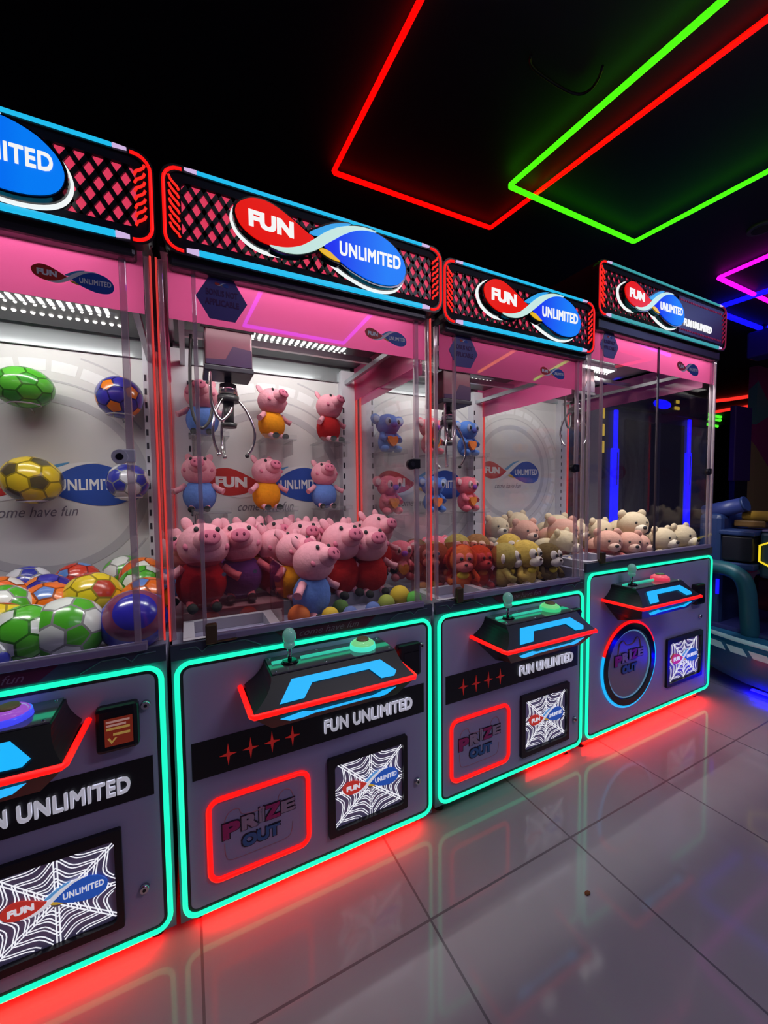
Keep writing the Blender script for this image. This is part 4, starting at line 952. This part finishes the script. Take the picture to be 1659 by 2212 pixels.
# ------------------------------------------------------------------ boat shaped shooting ride at the right edge
ride = thing('boat_ride', 'dark blue boat shaped shooting ride beyond the tall claw machine', 'arcade ride', (3.40, -.20, 0))
navy = mat('ride_blue', (.02, .17, .36), .35, coat=.1); navy2 = mat('ride_dark_blue', (.02, .045, .16), .4); teal_ = mat('ride_teal', (.02, .13, .18), .4); pale = mat('ride_pale_panel', (.30, .42, .46), .3, emit=(.10, .16, .19), est=.6, sample=False)
bm = NB(); st = []
prof = [(.62, .02), (.48, .10), (.30, .16), (.05, .19), (-.40, .20), (-.9, .20)]
for k in range(13):
    t = k/12; y = .85 - 1.75*t; wv = .46*(1-(1-min(1, t*1.9))**2.2)+.02
    lift = .10*(1-min(1, t*2.2))**1.6
    st.append([bm.verts.new(q) for q in ((-wv, y, .345+lift*.2), (-wv*.99, y, .30+lift*.4), (-wv*.95, y, .17+lift), (-wv*.84, y, .065+lift*1.4), (-wv*.55, y, .035+lift*1.6), (wv*.55, y, .035+lift*1.6), (wv*.84, y, .065+lift*1.4), (wv*.95, y, .17+lift), (wv, y, .345+lift*.2))])
for a, b in zip(st, st[1:]):
    for i in range(9): 
        f = bm.faces.new((a[i], a[(i+1) % 9], b[(i+1) % 9], b[i])); f.smooth = i < 8
bm.faces.new(st[0]); bm.faces.new(list(reversed(st[-1])))
obj('hull', bm, navy, ride)
def hullw(y):
    t = (.85-y)/1.75; return .46*(1-(1-min(1, t*1.9))**2.2)+.02
P = [(-hullw(y)-.012, y, .348+.02*max(0, 1-(.85-y)/.57)) for y in [.84-.14*k for k in range(13)]]
obj('rim_stripe', tube(NB(), P, .014, seg=6), pale, ride)
for k in range(8):
    y0 = .42-.115*k; y1 = y0-.085; bm = NB()
    q = [(-hullw(y0)-.004, y0, .300), (-hullw(y1)-.004, y1, .300), (-hullw(y1-.02)*.975-.004, y1-.02, .258), (-hullw(y0-.02)*.975-.004, y0-.02, .258)]
    a = [bm.verts.new(v) for v in q]; b = [bm.verts.new((v[0]-.006, v[1], v[2])) for v in q]; bm.faces.new(b); bm.faces.new(list(reversed(a)))
    for i in range(4): bm.faces.new((a[i], a[(i+1) % 4], b[(i+1) % 4], b[i]))
    obj('side_light', bm, pale, ride)
obj('seat', B(-.32, .35, -.45, .36, .30, .372, .02), mat('seat_blue', (.02, .025, .14), .4), ride)
obj('arch_pillar', tube(NB(), smoothpts([(-.31, .130, .33), (-.31, .142, .48), (-.31, .155, .62), (-.31, .185, .70), (-.31, .245, .735), (-.31, .33, .745), (-.31, .42, .745)], 4, False), .046, seg=12), teal_, ride)
obj('screen_box', B(-.30, -.02, .140, .30, .795, .955, .012), mat('ride_black', (.008, .009, .018), .4), ride)
obj('box_lid', B(-.31, -.0, .128, .312, .958, .990, .008), navy2, ride)
obj('box_base', B(-.31, -.0, .128, .40, .745, .785, .008), navy2, ride)
obj('bow_column', B(-.28, .10, .305, .44, .30, 1.09, .03), navy2, ride)
g = obj('gun', cyl(NB(), (-.20, .43, 1.085), (-.20, .222, 1.155), .058, .046, 18), mat('gun_blue', (.03, .05, .22), .4), ride); obj('muzzle_ring', cyl(NB(), (-.20, .226, 1.154), (-.20, .214, 1.158), .050, .048, 18), navy2, g)
g = obj('gun', cyl(NB(), (-.15, .245, 1.080), (-.13, -.20, 1.070), .032, .040, 18), mat('gun_gold', (.36, .21, .03), .4), ride); obj('grip', B(-.17, -.05, .13, .29, 1.005, 1.05, .01), mat('gun_brown', (.16, .08, .02), .5), g)
obj('yellow_neon_hexagon', tube(NB(), [(-.262, .028+.105*math.cos(math.radians(60*k+30)), .855+.097*math.sin(math.radians(60*k+30))) for k in range(6)], .0065, True, 6), neon('yellow_neon', (1, .75, .02), .9), ride)
obj('console_side', B(-.25, .15, -.16, .126, .70, .985, .02), mat('ride_dim_box', (.02, .05, .09), .4), ride); obj('violet_tray', B(-.24, .12, -.15, .120, .986, 1.0, .004), mat('ride_violet', (.20, .16, .34), .4), ride)
obj('blue_light_bar', B(-.312, -.30, .300, .318, .565, .665, .003), neon('ride_blue_led', (.005, .005, 1), 1.2), ride)
obj('red_backrest', B(-.10, .38, .05, .215, .46, .70, .04), mat('ride_red', (.14, .008, .01), .5), ride)
obj('blue_underglow', B(-.37, -.34, -.75, .10, .026, .031), neon('ride_underglow', (.001, .001, 1), 30.0), ride)
for x, y in ((-.22, -.7), (.28, -.7), (-.22, .12), (.15, .12)): obj('foot', cyl(NB(), (x, y, 0), (x, y, .09), .03, .025, 12), M['rubber'], ride)

# ------------------------------------------------------------------ dark cabinet with blue light bars seen through the tall machine
gc = thing('arcade_cabinet', 'dark navy arcade cabinet with tall blue light bars behind the tall claw machine', 'arcade machine', (4.45, 1.6, 0))
nv = mat('cabinet_navy', (.035, .035, .075), .3)
obj('body', B(-.95, 1.00, -.34, .5, 0, 2.05), nv, gc); obj('screen_recess', B(-.55, .50, -.36, -.338, .75, 1.95), mat('dark_screen', (.012, .012, .03), .12), gc)
bl = neon('cabinet_blue_led', (.004, .004, 1), 1.3)
for x in (-.70, .60):
    p_ = obj('blue_light_bar', B(x-.025, x+.025, -.37, -.345, 1.62, 2.03, .008), bl, gc)
    bm = NB(); box(bm, x-.065, x+.045, -.372, -.345, .55, 1.66, 0, .01); obj('wide_section', bm, bl, p_)
    obj('dark_slot', B(x+.004, x+.014, -.3735, -.370, 1.30, 1.62), nv, p_)
obj('panel_rib', B(-.02, .02, -.375, -.34, .4, 2.05), mat('rib_grey', (.06, .06, .09), .3), gc)
obj('side_board', B(-1.13, -.96, -.38, -.30, 0, 2.1), mat('cream_board', (.45, .42, .38), .5), gc)
obj('navy_strip', B(-.96, -.90, -.385, -.30, 1.35, 2.15), nv, gc)
for z in (1.66, 1.82, 1.98): obj('yellow_lamp', B(-.943, -.915, -.392, -.384, z-.055, z+.055, .004), mat('yellow_lamp', (.4, .3, .05), .4, emit=(.62, .42, .05), est=.7), gc)
obj('blue_lamp', ell(NB(), (.06, -.36, 2.15), (.16, .03, .05), u=16, v=8), bl, gc)
obj('canopy', B(-.95, 1.00, -.36, .5, 2.05, 2.30, .02), mat('canopy_dark', (.02, .02, .045), .3), gc)
for x, z, s in ((.33, 2.13, .045), (.34, 2.20, .028)): obj('yellow_lamp', B(x-s, x+s, -.372, -.36, z-.018, z+.018, .006), MATS['yellow_lamp'], gc)
# purple column cabinet and painted wall at the right edge
pc = thing('tall_purple_cabinet', 'tall purple box cabinet with a black base in the dark beyond the ride', 'arcade machine', (5.75, 1.2, 0))
obj('purple_box', B(-.21, .17, -.18, -.12, 1.34, 2.19, .01), mat('purple_panel', (.05, .016, .085), .4), pc); obj('black_base', B(-.17, .13, -.17, -.12, 0, 1.34), M['black'], pc)
def mural():
    m = bpy.data.materials.new('painted_mural'); m.use_nodes = True; nt = m.node_tree; b = nt.nodes['Principled BSDF']
    tc = nt.nodes.new('ShaderNodeTexCoord'); vo = nt.nodes.new('ShaderNodeTexVoronoi'); vo.inputs['Scale'].default_value = 1.15; cr = nt.nodes.new('ShaderNodeValToRGB'); cr.color_ramp.interpolation = 'CONSTANT'
    sx = nt.nodes.new('ShaderNodeSeparateColor'); nt.links.new(tc.outputs['Object'], vo.inputs['Vector']); nt.links.new(vo.outputs['Color'], sx.inputs[0]); nt.links.new(sx.outputs[0], cr.inputs[0])
    e = cr.color_ramp.elements; e[0].color = (.42, .05, .14, 1); e[1].position = .3; e[1].color = (.09, .30, .26, 1)
    for p, c in ((.5, (.30, .14, .45, 1)), (.65, (.45, .32, .10, 1)), (.8, (.12, .36, .22, 1))): q = e.new(p); q.color = c
    nt.links.new(cr.outputs[0], b.inputs['Base Color']); b.inputs['Roughness'].default_value = .6
    return m
mw = obj('wall_mural', B(7.45, 11, 1.55, 1.65, 0, 3.03), mural()); tag(mw, kind='structure')
sp = thing('wall_speaker', 'small blue lit loudspeaker hanging under the ceiling at the right edge', 'speaker', (5.66, .86, 2.82)); obj('box', B(-.10, .14, -.10, .10, -.14, .14, .02), mat('speaker_blue', (.03, .03, .22), .4), sp); obj('grille', cyl(NB(), (0.02, -.101, 0), (0.02, -.108, 0), .07, .07, 18), M['black'], sp); obj('bracket', B(.0, .04, -.02, .02, .14, .21), M['black'], sp)
# leaf scrap on the floor
cr = obj('leaf_scrap', ell(NB(), (0, 0, .003), (.011, .007, .003), u=8, v=5), mat('brown_scrap', (.16, .06, .015), .8)); cr.location = (1.075, -.437, 0.0005); tag(cr, 'tiny brown scrap lying on the floor tiles', 'debris')
